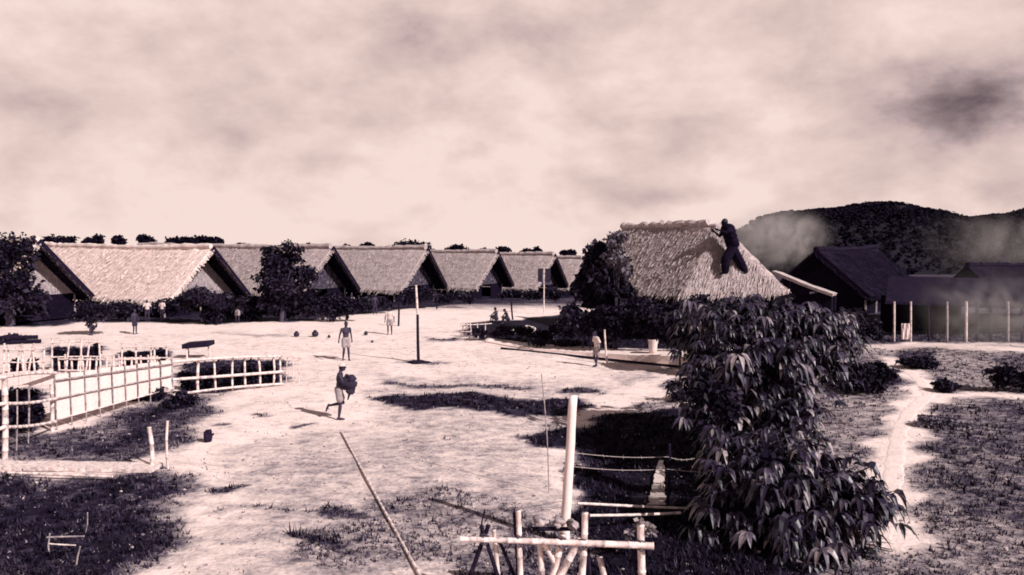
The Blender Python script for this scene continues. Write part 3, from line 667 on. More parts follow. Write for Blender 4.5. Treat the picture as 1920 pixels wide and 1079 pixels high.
shrub('bush', 'dark bush behind the pale bucket', 1228, 662, [(1232, 606, 54, 50), (1215, 580, 40, 32)], 4200, .22, group=bank, Y=38.6)
shrub('bush', 'dark bush under the hipped end of the shaggy roof', 1310, 662, [(1310, 600, 60, 52), (1290, 572, 40, 30)], 4400, .22, group=bank, Y=38.0)
shrub('bush', 'dark bush below the lean-to, behind the big leaves', 1400, 665, [(1400, 602, 66, 48), (1455, 600, 50, 42)], 4200, .22, group=bank, Y=38.4)
shrub('bush', 'dark low bush at the raised end of the earth bank', 1330, 705, [(1320, 655, 42, 44), (1345, 690, 40, 26)], 3200, .2, group=bank, Y=33.5)
shrub('weeds', 'dark trailing weeds on the ground below the end of the earth bank', 1280, 752, [(1285, 738, 34, 14), (1262, 722, 18, 9), (1310, 722, 30, 22)], 1300, .15, cat='weeds', trunk=0)
shrub('bush', 'dark bush spreading right from the top of the big leafed trees', 1530, 690, [(1500, 590, 80, 34), (1560, 605, 60, 32), (1450, 580, 60, 26)], 5200, .22, Y=33)
shrub('bush', 'dark bush spreading left from the top of the big leafed trees', 1275, 700, [(1275, 615, 62, 44), (1320, 590, 50, 34)], 4000, .22, Y=34.5)
shrub('bush', 'dark bush between the lean-to and the open shed', 1610, 645, [(1600, 610, 40, 34), (1640, 622, 26, 22)], 2600, .22, Y=42)
shrub('bush', 'round dark bush right of the big leafed trees', 1625, 738, [(1610, 700, 44, 34), (1650, 708, 38, 28), (1585, 716, 40, 24)], 5200, .2)
shrub('scrub', 'low grey scrub below the open shed path', 1722, 692, [(1712, 676, 34, 13), (1735, 682, 24, 10)], 1500, .18, 'leaf')
shrub('scrub', 'small grey bush beside the fork of the path', 1775, 736, [(1772, 722, 26, 12)], 900, .16, 'leaf')
shrub('scrub', 'grey scrub along the right edge, above the grass', 1895, 735, [(1890, 705, 40, 24), (1930, 715, 40, 26)], 1600, .2, 'leaf')
shrub('scrub', 'low rounded scrub on the right of the narrow path', 1755, 800, [(1745, 790, 34, 14), (1790, 800, 40, 12)], 1800, .14, 'leaf_grey')
# garden bed plants, midfield
shrub('bed_plants', 'dark plants filling the low bed with two seated figures', 930, 640, [(905, 622, 28, 10), (945, 620, 32, 12), (985, 622, 30, 14), (1020, 628, 28, 16), (1048, 620, 24, 22)], 3200, .16, cat='plants', trunk=0, dep=.5)
shrub('bed_plants', 'row of dark leafy plants along the pale earth edge', 1040, 655, [(1010, 642, 36, 8), (1070, 645, 40, 11), (1130, 650, 40, 10)], 2200, .14, cat='plants', trunk=0, dep=.35)

# the big palmate-leaved trees in the right foreground
def palmate(name, label, base, ells, n, size, trunk):
    base = Vector(base); root = thing(name, label, 'tree', base, 'big leafed trees by the wire'); mb = MB()
    tot = sum(r[0] * r[1] * r[2] for _, r in ells); tips = []
    for c, r in ells:
        c = Vector(c)
        for _ in range(max(4, int(n * r[0] * r[1] * r[2] / tot))):
            d = Vector((R.gauss(0, 1), R.gauss(0, 1), R.gauss(0, 1))).normalized() * (R.random() ** .28) * R.choice((1, .88, 1.12, .7, 1.28, .95))
            p = c + Vector((d.x * r[0], d.y * r[1], d.z * r[2])); o_ = (d + Vector((0, -.1, .35))).normalized(); tips.append(p)
            h_ = Vector((o_.x, o_.y, 0)); h_ = h_.normalized() if h_.length > .01 else Vector((1, 0, 0)); sd_ = Vector((-h_.y, h_.x, 0))
            base_t = R.choice((.1, .2, .3, .45, .6, .8)) + R.uniform(-.08, .08); k = R.choice((2, 3, 4, 5, 6, 7, 7)); sz = size * R.choice((.45, .7, .85, 1.0, 1.1, 1.35)) * R.uniform(.9, 1.1); tilt = R.uniform(-.3, .8)
            for j in range(k):
                th = (j - (k - 1) / 2) * (4.2 / k) + R.uniform(-.25, .25); dr = h_ * math.cos(th) + sd_ * math.sin(th); l = sz * (1 - .35 * abs(th) / 2.1) * R.uniform(.85, 1.1)
                wd = (Vector((-dr.y, dr.x, 0)) + Vector((0, 0, R.uniform(-.6, .6)))) * l * R.uniform(.09, .17); mb.cur = max(0, min(1, base_t + R.gauss(0, .17))); prev = None
                for q in range(5):
                    u = q / 4; pt = p + dr * l * (u - .25 * u * u) + Vector((0, 0, l * (tilt * u - (.55 + tilt) * u * u))); ww = wd * (.25, 1.0, .95, .6, .04)[q]; cr_ = Vector((0, 0, -.28 * ww.length))
                    row = (pt - ww + cr_ * -1, pt, pt + ww + cr_ * -1)
                    if prev: mb.quad(prev[0], row[0], row[1], prev[1]); mb.quad(prev[1], row[1], row[2], prev[2])
                    prev = row
    mb.build('crown', 'leaf_near', root, tone=True)
    t = MB(); c = Vector(ells[0][0]); t.tube([base - Vector((0, 0, .3)), base, base.lerp(c, .5) + Vector((.12, -.05, 0)), c + Vector((0, 0, ells[0][1][2] * .4))], [trunk * 1.3, trunk, trunk * .7, trunk * .3], 9, wob=.06); t.build('trunk', 'bark', root, smooth=True)
    l_ = MB()
    for i in range(60):
        q = R.choice(tips); s = base.lerp(c, R.uniform(.45, .95)); l_.tube([s, s.lerp(q, .5) + Vector((0, 0, .12)), q], [trunk * .35, trunk * .2, .012], 5)
    l_.build('limbs', 'bark', root, smooth=True)
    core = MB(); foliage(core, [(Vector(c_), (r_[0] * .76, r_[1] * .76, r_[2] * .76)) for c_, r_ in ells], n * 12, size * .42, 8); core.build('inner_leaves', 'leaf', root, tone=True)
    return root
b = P(1400, 900, 21.5); b.z = hz(b.x, b.y)
palmate('broad_leafed_tree', 'taller tree with drooping finger leaves below the shaggy hut', b, [pell(1420, 690, 125, 105, 21.5, .9), pell(1390, 600, 110, 50, 23, .9), pell(1500, 620, 95, 55, 22, .9), pell(1345, 770, 65, 55, 20.8, .9), pell(1470, 770, 75, 55, 20.6, .9), pell(1545, 665, 50, 45, 21.5, .9), pell(1330, 690, 45, 60, 21.5, .9), pell(1575, 625, 45, 38, 23, .9), pell(1300, 630, 40, 40, 24, .9), pell(1445, 830, 70, 50, 19.5, .9)], 1650, .48, .13)
b = P(1490, 1150, 15.5); b.z = hz(b.x, b.y)
palmate('broad_leafed_tree', 'nearer lower tree with big drooping finger leaves at the bottom right', b, [pell(1470, 880, 120, 66, 15.8, .8), pell(1400, 850, 85, 55, 16.6, .8), pell(1590, 940, 85, 65, 15.2, .8), pell(1380, 950, 75, 60, 15.8, .8), pell(1510, 985, 105, 50, 15.0, .8), pell(1640, 955, 50, 38, 15.0, .8), pell(1560, 1030, 75, 40, 14.8, .8)], 640, .44, .10)
shrub('undergrowth', 'black undergrowth along the left foot of the big leafed trees', 1345, 960, [(1345, 740, 42, 56), (1335, 830, 40, 56), (1350, 910, 44, 60), (1400, 980, 60, 40)], 6000, .16, cat='shrub', trunk=.04, Y=18.6)

# ---------------------------------------------------------------- grass and small stones
def scatter(n, keep):
    y = 11 + 55 * NR.rand(n) ** 1.7; x = (NR.rand(n) * 2 - 1) * (y * .70 + 1.5); k = keep(x, y) > NR.rand(n)
    return x[k], y[k]
def tufts(name, xs, ys, hgt, m, k=4):
    mb = MB(); zs = H(xs, ys)
    for x, y, z in zip(xs, ys, zs):
        t = R.uniform(.0, .8); s = R.uniform(.35, 1.5) * (1 + .7 * mnoise.noise(Vector((x * .8, y * .8, 0))))
        for _ in range(k):
            mb.cur = max(0, min(1, t + R.gauss(0, .15))); a = R.uniform(0, 6.28); p = Vector((x + R.uniform(-.07, .07), y + R.uniform(-.07, .07), z - .01)); d = Vector((math.cos(a), math.sin(a), 0)); w_ = Vector((-d.y, d.x, 0)) * R.uniform(.008, .02) * (1 + y / 30)
            mb.tri(p - w_, p + w_, p + d * hgt * s * R.uniform(.2, .8) + Vector((0, 0, hgt * s * R.uniform(.5, 1.1))))
    return tag(mb.build(name, m, tone=True), kind='stuff')
gx, gy = scatter(80000, lambda x, y: np.clip(veg_shade(x, y) - .50, 0, 1) * 2.2 * (y < 48))
kp = np.ones(len(gx), bool)
for (qx, qy, rr) in ((1231, 945, .55), (1235, 900, .5), (1240, 865, .35)):
    g_ = G(qx, qy); kp &= np.hypot((gx - g_.x) * 1.6, gy - g_.y - .3) > rr * 1.6
gx, gy = gx[kp], gy[kp]
tufts('grass', gx, gy, .125, 'grass')
gx, gy = scatter(60000, lambda x, y: ((veg_shade(x, y) > .38) & (veg_shade(x, y) < .72)) * .7 * (y < 48))
tufts('scrub_grass', gx, gy, .09, 'midgrass')
gx, gy = scatter(26000, lambda x, y: (.10 + .6 * np.clip(veg_shade(x, y), 0, .5)) * (y < 45) * (.4 + .6 * (np.sin(.9 * x + .6 * y) * np.sin(.7 * y - 1.3 * x) > -.1)))
tufts('dry_grass', gx, gy, .05, 'drygrass', 3)
gx, gy = scatter(9000, lambda x, y: .14 * (y < 42)); pb = MB()
for x, y, z in zip(gx, gy, H(gx, gy)):
    r = R.uniform(.012, .04); pb.cur = R.random(); pb.ell((x, y, z + r * .3), (r * R.uniform(.8, 1.6), r, r * .7), 5, 3)
tag(pb.build('pebbles', 'pebble', tone=True), kind='stuff')

# ---------------------------------------------------------------- bamboo fences of the vegetable garden, left
def stick(root, name, b, t, r, m='bamboo', Y=None, r2=None, bend=.05, sink=.12):
    """an upright pole from its foot pixel to its head pixel"""
    g = G(*b); Y = Y or g.y
    if Y != g.y: g = P(b[0], b[1], Y)
    top = P(t[0] + R.uniform(-3, 3), t[1] + R.uniform(-4, 3), Y); p = MB(); p.pole(g - Vector((0, 0, sink)), top, r, r2, n=8, bend=bend); return p.build(name, m, root, smooth=True)
def rail(root, a, ya, b, yb, r, m='bamboo', name='rail', bend=.07):
    p = MB(); p.pole(P(*a, ya), P(*b, yb), r, n=8, bend=bend); return p.build(name, m, root, smooth=True)
ga, gb, gc, gd = G(9, 862).y, G(98, 809).y, G(322, 742).y, G(530, 722).y
f = thing('bamboo_fence', 'near bamboo fence of tall pale posts and two rails at the left edge', 'fence', G(50, 838))
stick(f, 'post', (9, 862), (9, 716), .075); stick(f, 'post', (98, 809), (97, 688), .06); stick(f, 'post', (52, 832), (53, 722), .026, 'bamboo_dry'); stick(f, 'post', (-95, 900), (-95, 738), .07); stick(f, 'post', (30, 848), (31, 728), .02, 'bamboo_dry')
for y0, y1, y2 in ((728, 708, 700), (775, 757, 748), (823, 801, 791)): rail(f, (-100, y0), G(-95, 900).y - .08, (9, y1), ga - .08, .05); rail(f, (6, y1), ga - .08, (104, y2), gb - .07, .045)
m_ = MB(); ya_, yb_ = G(-95, 900).y - .02, gb - .02
for i in range(9):
    u0, u1 = i / 9, (i + .97) / 9; xx = lambda u: -100 + 198 * u; yy_ = lambda u: ya_ + (yb_ - ya_) * u; o_ = R.uniform(-3, 3)
    q = [P(xx(u0), 738 - 18 * u0 + o_, yy_(u0)), P(xx(u1), 738 - 18 * u1 + o_, yy_(u1)), P(xx(u1), 712 - 20 * u1 + o_ * .5, yy_(u1)), P(xx(u0), 712 - 20 * u0 + o_ * .5, yy_(u0))]; k_ = Vector((.02, .05, 0))
    m_.quad(*q); m_.quad(*[v + k_ for v in reversed(q)]); m_.quad(q[3], q[2], q[2] + k_, q[3] + k_); m_.quad(q[1], q[0], q[0] + k_, q[1] + k_)
m_.build('mat_panel', 'bmat', f)
f = thing('mat_fence', 'long pale woven mat fence with thin dark lashings, left of the open field', 'fence', G(210, 772))
def lerp(a, b, t): return a + (b - a) * t
A_, B_ = G(104, 806), G(322, 744); nP = 9
for i in range(nP):
    m_ = MB(); a = A_.lerp(B_, i / nP + .004); b = A_.lerp(B_, (i + 1) / nP - .004); n_ = Vector((b.y - a.y, a.x - b.x, 0)).normalized() * .02
    zb = .28 + .05 * R.uniform(-1, 1); za = lerp(1.70, 1.36, i / nP) + R.uniform(-.04, .04); za2 = lerp(1.70, 1.36, (i + 1) / nP) + R.uniform(-.04, .04); g0, g1 = hz(a.x, a.y), hz(b.x, b.y)
    nx_ = 4; W_ = [a.lerp(b, k / nx_) + n_ * R.uniform(-.6, .6) for k in range(nx_ + 1)]
    for k in range(nx_):
        p, q = W_[k], W_[k + 1]; t0, t1 = lerp(za, za2, k / nx_), lerp(za, za2, (k + 1) / nx_)
        c8 = [Vector((p.x, p.y, g0 + zb)), Vector((q.x, q.y, g1 + zb)), Vector((q.x, q.y, g1 + t1)), Vector((p.x, p.y, g0 + t0))]
        m_.quad(*[v + n_ for v in c8]); m_.quad(*[v - n_ for v in reversed(c8)])
        m_.quad(c8[3] + n_, c8[2] + n_, c8[2] - n_, c8[3] - n_); m_.quad(c8[0] - n_, c8[1] - n_, c8[1] + n_, c8[0] + n_)
    m_.build('mat_panel', 'bmat', f)
for i in range(nP + 1):
    a = A_.lerp(B_, i / nP); n_ = Vector((B_.y - A_.y, A_.x - B_.x, 0)).normalized() * .06; p = MB(); g0 = hz(a.x, a.y); p.pole(Vector((a.x, a.y, g0 - .15)) + n_, Vector((a.x, a.y, g0 + lerp(1.76, 1.4, i / nP) + R.uniform(-.03, .1))) + n_, .022, n=6); p.build('post', 'bamboo_dry', f, smooth=True)
for z0, z1, mm in ((1.55, 1.24, 'bamboo_dry'), (.98, .80, 'bamboo_dry'), (.33, .33, 'bamboo')):
    n_ = Vector((B_.y - A_.y, A_.x - B_.x, 0)).normalized() * .1; p = MB(); p.pole(A_ + Vector((0, 0, z0)) + n_, B_ + Vector((0, 0, z1)) + n_, .024, n=6, bend=.03); p.build('rail', mm, f, smooth=True)
f = thing('bamboo_lattice', 'square bamboo lattice fence with dark plants showing through, beside the open field', 'fence', G(430, 735))
cols = [(324, 746, 674), (373, 750, 676), (405, 738, 674), (436, 733, 672), (460, 731, 670), (487, 727, 669), (511, 725, 667), (527, 722, 665)]
for i, (px, b_, t_) in enumerate(cols): stick(f, 'post', (px, b_), (px - (1 if i else 4), t_), .055 if i in (0, 1) else .042, Y=lerp(gc, gd, (px - 322) / 208))
for (y0, y1, r) in ((679, 668, .05), (712, 697, .055), (741, 720, .045)): rail(f, (322, y0), gc - .1, (531, y1), gd - .09, r)
f = thing('light_fence', 'short faint fence of thin sticks at the right end of the lattice', 'fence', G(548, 724))
for px, b_, t_ in ((537, 724, 668), (549, 724, 664), (561, 722, 668)): stick(f, 'post', (px, b_), (px, t_), .018, Y=gd + .3)
for y0 in (672, 700, 720): rail(f, (530, y0), gd + .25, (564, y0 - 1), gd + .25, .016)
pl = 'dark crop plants inside the garden fences'
for i, (px, w_, lab) in enumerate(((352, 24, 'dark crop plant behind the first squares of the lattice'), (392, 24, 'dark crop plant behind the left middle of the lattice'), (432, 24, 'dark crop plant behind the middle of the lattice'),
                                   (470, 22, 'dark crop plant behind the right middle of the lattice'), (506, 20, 'dark crop plant behind the last squares of the lattice'))):
    t = (px - 322) / 208; shrub('crop_plant', lab, px, lerp(742, 721, t), [(px, lerp(709, 694, t), w_, 27), (px, lerp(725, 708, t), w_ * .9, 18)], 1500, .13, trunk=.03, group=pl, dep=.5, Y=lerp(gc, gd, t) + .75)
for px, py, bl, lab in ((30, 822, [(22, 745, 34, 20), (30, 780, 40, 24), (-20, 770, 30, 36)], 'dark crop plant behind the near bamboo fence, at the very left'), (62, 812, [(58, 745, 16, 18), (60, 775, 20, 26)], 'tall dark crop plant near the second tall fence post'),
                        (290, 752, [(292, 738, 26, 14), (262, 750, 28, 9)], 'low dark weeds at the foot of the mat fence end'), (345, 765, [(345, 748, 24, 16), (330, 757, 26, 12)], 'dark weeds at the corner where mat fence meets lattice')):
    shrub('crop_plant', lab, px, py, bl, 1500, .15, trunk=.03, group=pl, dep=.6)
def trellis(label, x0, x1, base, top, posts, plants):
    b0 = G((x0 + x1) / 2, base); f = thing('bean_trellis', label, 'trellis', b0)
    for px, dx in posts: stick(f, 'post', (px, base), (px + dx, top), .04, Y=b0.y, bend=.03)
    for yy in (lerp(top, base, .12), lerp(top, base, .55)): rail(f, (x0, yy), b0.y - .06, (x1, yy - 1), b0.y - .06, .03)
    for px, py, rx, ry, lab in plants: shrub('bean_plant', lab, px, base - 1, [(px, py, rx, ry), (px, (py + base) / 2, rx * .8, (base - py) * .5)], 1100, .14, trunk=.02, group=pl, dep=.5, Y=b0.y + .35)
trellis('tangle of thin leaning canes at the left edge above the near fence', 4, 84, 704, 648, ((6, 5), (18, -6), (31, 9), (44, -3), (52, 14), (66, -8), (80, 3)), ((30, 684, 12, 10, 'small dark bean plant left in the tangle of canes'), (60, 682, 12, 12, 'small dark bean plant right in the tangle of canes')))
trellis('row of close thin canes just inside the mat fence', 112, 300, 716, 668, [(112 + 11 * i, R.uniform(-5, 5)) for i in range(18)], ())
trellis('bamboo trellis of leaning sticks behind the mat fence, left', 96, 192, 698, 636, ((98, 3), (124, 5), (150, 2), (160, 6), (190, -4)), ((110, 668, 14, 22, 'dark bean plant at the left end of the leaning trellis'), (140, 664, 13, 18, 'dark bean plant in the middle of the leaning trellis'), (178, 660, 12, 24, 'dark bean plant at the right end of the leaning trellis')))
trellis('low bamboo trellis above the middle of the mat fence', 226, 314, 694, 646, ((227, 0), (256, 2), (284, 0), (292, -5), (313, -2)), ((243, 670, 15, 15, 'bean plant in the left half of the low trellis'), (272, 668, 15, 16, 'bean plant in the middle of the low trellis'), (302, 664, 9, 13, 'bean plant at the right end of the low trellis')))
f = thing('bamboo_table', 'small bamboo table with a dark top behind the lattice', 'table', G(368, 672))
Yt = G(368, 672).y; t_ = MB(); p0, p1 = P(348, 648, Yt), P(396, 644, Yt + .1); t_.box((p0 + p1) / 2, (p1 - p0) / 2, (0, .45, 0), (0, 0, .11)); t_.build('table_top', 'timber', f)
for px, dy in ((350, -.35), (393, -.35), (353, .35), (391, .35)):
    q = P(px, 652, Yt + dy); l_ = MB(); l_.pole((q.x, q.y, hz(q.x, q.y) - .1), (q.x, q.y, (p0.z + p1.z) / 2 - .1), .04, n=6); l_.build('leg', 'bamboo', f)
f = thing('log_pile', 'dark stack of logs at the far left, below the big black tree', 'log pile', G(25, 646))
b = G(25, 646)
for i, (dx, dz) in enumerate(((-.9, .12), (-.3, .12), (.3, .12), (.9, .12), (-.6, .35), (0, .35), (.6, .35))):
    l_ = MB(); c = b + Vector((dx * .5, dx * .1, dz)); l_.pole(c + Vector((-.9, -.05, 0)), c + Vector((.9, .1, .02)), .11, n=8, seg=2); l_.build('log', 'timber', f)
# lone posts and rails near the ditch
for px, b_, t_, r, lab in ((283, 880, 799, .055, 'thicker of two lone pale posts by the end of the pale bank'), (316, 880, 790, .034, 'thinner of two lone pale posts by the end of the pale bank')):
    o = stick(None, 'post', (px, b_), (px - 2, t_), r); o.location = (0, 0, 0); tag(o, lab, 'post')
def freepole(name, a, b, r, label, cat, m='bamboo', r2=None, bend=.02, smooth=True, n=8):
    p = MB(); p.pole(a, b, r, r2, n=n, bend=bend); return tag(p.build(name, m, None, a, smooth=smooth), label, cat)
for i, (x0, x1, yy, lab) in enumerate(((-330, 66, 875, 'broad pale plank at the left end of the pair across the ditch edge'), (58, 296, 879, 'broad pale plank between the left one and the two lone posts'))):
    a, b = G(x0, yy), G(x1, yy + 3); d = (b - a) / 2; d.z = 0; c = (a + b) / 2; c.z = max(hz(c.x, c.y), a.z, b.z) + .05 + i * .05; mb = MB(); m_ = 26; sw = Vector((-d.y, d.x, 0)).normalized()
    rows = []
    for q in range(m_ + 1):
        p = c + d * (q / m_ * 2 - 1); wv_ = .30 + .05 * mnoise.noise(Vector((q * .4, i, 2))); zz = .02 * mnoise.noise(Vector((q * .3, i, 7))); rows.append([p - sw * wv_ + Vector((0, 0, zz)), p + sw * wv_ + Vector((0, 0, zz)), p + sw * wv_ + Vector((0, 0, zz - .09)), p - sw * wv_ + Vector((0, 0, zz - .09))])
    for r0, r1 in zip(rows, rows[1:]):
        for j in range(4): mb.quad(r0[j], r0[(j + 1) % 4], r1[(j + 1) % 4], r1[j])
    mb.quad(*rows[0]); mb.quad(*rows[-1]); tag(mb.build('plank', 'bamboo', None, c), lab, 'plank', 'planks along the ditch edge')
a, b = G(15, 896), G(212, 902); freepole('bamboo_pole', a + Vector((0, 0, .12)), b + Vector((0, 0, .10)), .035, 'thin pale pole lying along the top of the dark ditch', 'pole')
f = thing('bamboo_rack', 'little broken bamboo rack in the dark grass of the bottom left corner', 'rack', G(120, 1050))
stick(f, 'post', (93, 1040), (92, 1004), .016, 'bamboo_dry'); stick(f, 'post', (141, 1062), (148, 1022), .016, 'bamboo_dry'); stick(f, 'post', (158, 1000), (162, 960), .012, 'bamboo_dry')
Yf = G(120, 1050).y; rail(f, (88, 1008), Yf, (158, 1006), Yf, .018, 'bamboo_dry'); rail(f, (92, 1020), Yf, (142, 1023), Yf, .016)
st = MB(); b = G(390, 829); k = b.y / F
st.lump(b + Vector((0, 0, 9 * k)), (9 * k, 9 * k, 12 * k), seed=3); st.lump(b + Vector((2 * k, 0, 19 * k)), (6 * k, 6 * k, 6 * k), seed=5); st.tube([b + Vector((4 * k, 0, 12 * k)), b + Vector((12 * k, -.05, 16 * k))], [.07, .03], 7)
tag(st.build('tree_stump', 'timber', None, b, smooth=True), 'small black gnarled stump on the pale ground left of the walking men', 'stump')

# ---------------------------------------------------------------- posts, wires and trestle in the foreground
a = G(640, 812); b_end = G(800, 1106)
freepole('long_pole', a + Vector((0, 0, .05)), b_end + Vector((0, 0, .03)), .024, 'long slim bamboo pole lying slantwise on the ground toward the viewer', 'pole', 'bamboo', .032, bend=.03)
Yp = 15.6; top = P(1075, 742, Yp); bt = P(1060, 985, Yp); bt2 = bt + (bt - top) * ((bt.z - hz(bt.x, Yp) + .3) / (top.z - bt.z))
wp_ = MB(); seg = 14; pts = [bt2.lerp(top, i / seg) + Vector((R.uniform(-.006, .006), R.uniform(-.006, .006), 0)) for i in range(seg + 1)]
wp_.tube(pts, [.105 - .022 * i / seg for i in range(seg + 1)], 12, wob=.03); o = wp_.build('fence_post', 'whitewash', None, (bt.x, Yp, hz(bt.x, Yp)), smooth=True); tag(o, 'tall thick white post leaning right, just behind the trestle', 'post')
pz = [P(1075, y, Yp) for y in (848, 874)]
q1 = G(1250, 952); Yq = q1.y
o = stick(None, 'fence_post', (1250, 952), (1256, 832), .035, 'timber'); o.location = (0, 0, 0); tag(o, 'thin dark post in the shadow, carrying two wires', 'post')
o = stick(None, 'thin_pole', (1029, 925), (1017, 705), .013, 'bamboo_dry'); o.location = (0, 0, 0); tag(o, 'hair-thin upright cane left of the thick white post', 'pole')
def wire(pts, r, label, name='wire', m='wire', sag=.05):
    fine = []
    for a, b in zip(pts, pts[1:]):
        for i in range(10): fine.append(a.lerp(b, i / 10) - Vector((0, 0, sag * math.sin(math.pi * i / 10))))
    fine.append(pts[-1]); mb = MB(); mb.tube(fine, r, 5)
    for i in range(1, len(fine) - 1, 2):
        c = fine[i]; mb.tube([c + Vector((-.01, 0, .03)), c + Vector((.01, 0, -.03))], r * .8, 4)
    return tag(mb.build(name, m, None, pts[0]), label, 'wire')
wire([P(1073, 849, Yp), P(1252, 857, Yq - .04), P(1302, 860, 18.5)], .007, 'upper barbed wire from the thick white post into the leaves')
wire([P(1071, 875, Yp), P(1251, 880, Yq - .04), P(1400, 884, 17.6)], .007, 'lower barbed wire from the thick white post into the leaves')
M['glint_water'] = mat('glint_water', [(.3, tn(.55)), (.7, tn(.72))], 1.5, 4, .08, .05, spec=.8)  # sky glint on the ditch water painted as a pale base colour
wl_ = [G(1231, 950), G(1233, 930), G(1235, 910), G(1238, 885), G(1240, 866)]; ww_ = (.20, .19, .15, .12, .07); wm = MB()
for i in range(4):
    for q in range(8):
        def row(t):
            p = wl_[i].lerp(wl_[i + 1], t); hw_ = (ww_[i] + (ww_[i + 1] - ww_[i]) * t) * (1 + .5 * mnoise.noise(Vector((p.y * 3.7, 4, 1)))); return Vector((p.x - hw_, p.y, max(hz(p.x - hw_, p.y), hz(p.x + hw_, p.y)) + .02)), Vector((p.x + hw_, p.y, max(hz(p.x - hw_, p.y), hz(p.x + hw_, p.y)) + .02))
        l0, r0 = row(q / 8); l1, r1 = row((q + 1) / 8); wm.quad(l0, r0, r1, l1)
tag(wm.build('water', 'glint_water', smooth=True), kind='structure')
a1, b1 = P(1083, 944, 16.6), P(1290, 954, 17.4); freepole('bamboo_rail', a1, b1, .03, 'upper of two pale rails behind the trestle, at knee height', 'pole')
a1, b1 = P(1106, 967, 16.0), P(1276, 962, 16.6); freepole('bamboo_rail', a1, b1, .03, 'lower of two pale rails behind the trestle', 'pole')
for px, yb in ((1118, 1010), (1270, 1000)):
    pass
# trestle
Yt = 12.6; tr = thing('bamboo_trestle', 'rough bamboo trestle with crossed legs along the bottom edge', 'trestle', (P(1045, 1079, Yt).x, Yt, hz(P(1045, 1079, Yt).x, Yt)))
def leg(a, b, r, m='bamboo', dy=0.0, ext=True, name='leg'):
    p, q = P(*a, Yt + dy), P(*b, Yt + dy)
    if ext and q.z > hz(q.x, q.y): q = q + (q - p) * ((q.z - hz(q.x, q.y) + .15) / (p.z - q.z))
    mb = MB(); mb.pole(q, p, r * 1.08, r * .94, n=9, bend=.03); return mb.build(name, m, tr, smooth=True)
p = MB(); p.pole(P(863, 1011, Yt - .10), P(1225, 1024, Yt - .10), .042, .056, n=9, bend=.01); p.build('crossbar', 'bamboo', tr, smooth=True)
leg((972, 958), (976, 1079), .045); leg((964, 962), (970, 1079), .028, 'timber', .09); leg((1097, 962), (1092, 1030), .055, 'bamboo', .02); leg((1086, 968), (1100, 1079), .034, 'timber', .10)
leg((1056, 1003), (1040, 1079), .062, 'bamboo', .06); leg((1088, 1010), (1046, 1088), .06, 'bamboo', -.03); leg((1019, 1018), (1050, 1079), .045, 'bamboo', .02); leg((1012, 1020), (1014, 1079), .05, 'bamboo', .13)
leg((1201, 985), (1205, 1079), .062, 'bamboo', .02); leg((1186, 1030), (1196, 1079), .03, 'timber', .1); leg((1124, 1046), (1131, 1079), .05, 'bamboo', .3); leg((1103, 1030), (1106, 1079), .03, 'timber', .02)
leg((916, 985), (884, 1079), .038, 'timber', .04); leg((902, 988), (930, 1079), .034, 'timber', -.02); leg((926, 994), (934, 1079), .036, 'bamboo', .1); leg((909, 955), (901, 1005), .012, 'timber', .05, False, 'twig'); leg((934, 1010), (962, 1079), .03, 'timber', .1)
for px, py in ((908, 1010), (974, 1014), (1092, 1019), (1203, 1022), (1055, 1017)):
    k = MB(); c = P(px, py, Yt - .06)
    for i in range(4): k.tube([c + Vector((.075 * math.cos(t * .785 + i), .085 * math.sin(t * .785 + i) * .9 + .02, .06 * math.sin(t * .785) + (i - 1.5) * .018)) for t in range(9)], .012, 5)
    k.build('lashing', 'rope', tr, smooth=True)
bd = P(1040, 1000, Yt + .18); k = MB()
k.pole(P(998, 992, Yt + .3), P(1086, 992, Yt + .3), .035, n=7); k.build('crossbar', 'timber', tr, smooth=True)
for i, (px, py, rx, rz, lab, m) in enumerate(((1012, 978, .13, .06, 'flat stone on the trestle, left of the white post', 'stone_grey'), (1048, 980, .12, .085, 'grey stone on the trestle at the foot of the white post', 'stone_grey'), (1074, 984, .10, .085, 'lumpy stone on the trestle, right of the white post', 'stone_grey'))):
    c = P(px, py, Yt + .3); s = MB(); s.lump(c, (rx, .12, rz), 16, 10, .6, i + 2); tag(s.build('stone', m, None, c, smooth=True), lab, 'stone', 'stones resting on the trestle')
c = P(1212, 985, 14.4); cz = hz(c.x, c.y); s = MB(); 
sh_ = shrub('pale_plant', 'small pale leafy plant behind the right leg of the trestle', 1205, 1060, [(1205, 990, 20, 16), (1180, 998, 12, 9)], 260, .11, 'drygrass', cat='plant', trunk=.03, Y=14.6)

# ---------------------------------------------------------------- things on the field
pb_ = G(785, 681); Yp2 = pb_.y
pp = thing('court_pole', 'tall thin dark pole standing alone in the middle of the field', 'pole', pb_)
k = MB(); k.pole(pb_ - Vector((0, 0, .3)), P(783, 590, Yp2), .075, .06, n=8, seg=8, bend=.05); k.build('shaft', 'timber', pp, smooth=True); k = MB(); k.pole(P(783, 590, Yp2), P(780, 535, Yp2), .05, .045, n=8, seg=5, bend=.02); k.build('pale_tip', 'bamboo', pp, smooth=True)
k = MB(); k.lump(pb_ + Vector((0, 0, .03)), (.5, .4, .09), 12, 6, .3, 4); k.build('earth_heap', 'timber', pp, smooth=True)
bb = G(1020, 590); Yb = bb.y; bo = thing('notice_board', 'double dark board on a thin pale pole before the far huts', 'board', bb)
k = MB(); k.pole(bb - Vector((0, 0, .3)), P(1020, 503, Yb), .045, n=7); k.build('pole', 'bamboo', bo, smooth=True)
for x0, x1 in ((1008.5, 1018), (1022, 1032.5)):
    p0, p1 = P(x0, 529, Yb - .03), P(x1, 504, Yb - .03); k = MB(); k.box((p0 + p1) / 2, ((p1.x - p0.x) / 2, 0, 0), (0, .03, 0), (0, 0, (p1.z - p0.z) / 2)); k.build('panel', 'board', bo)
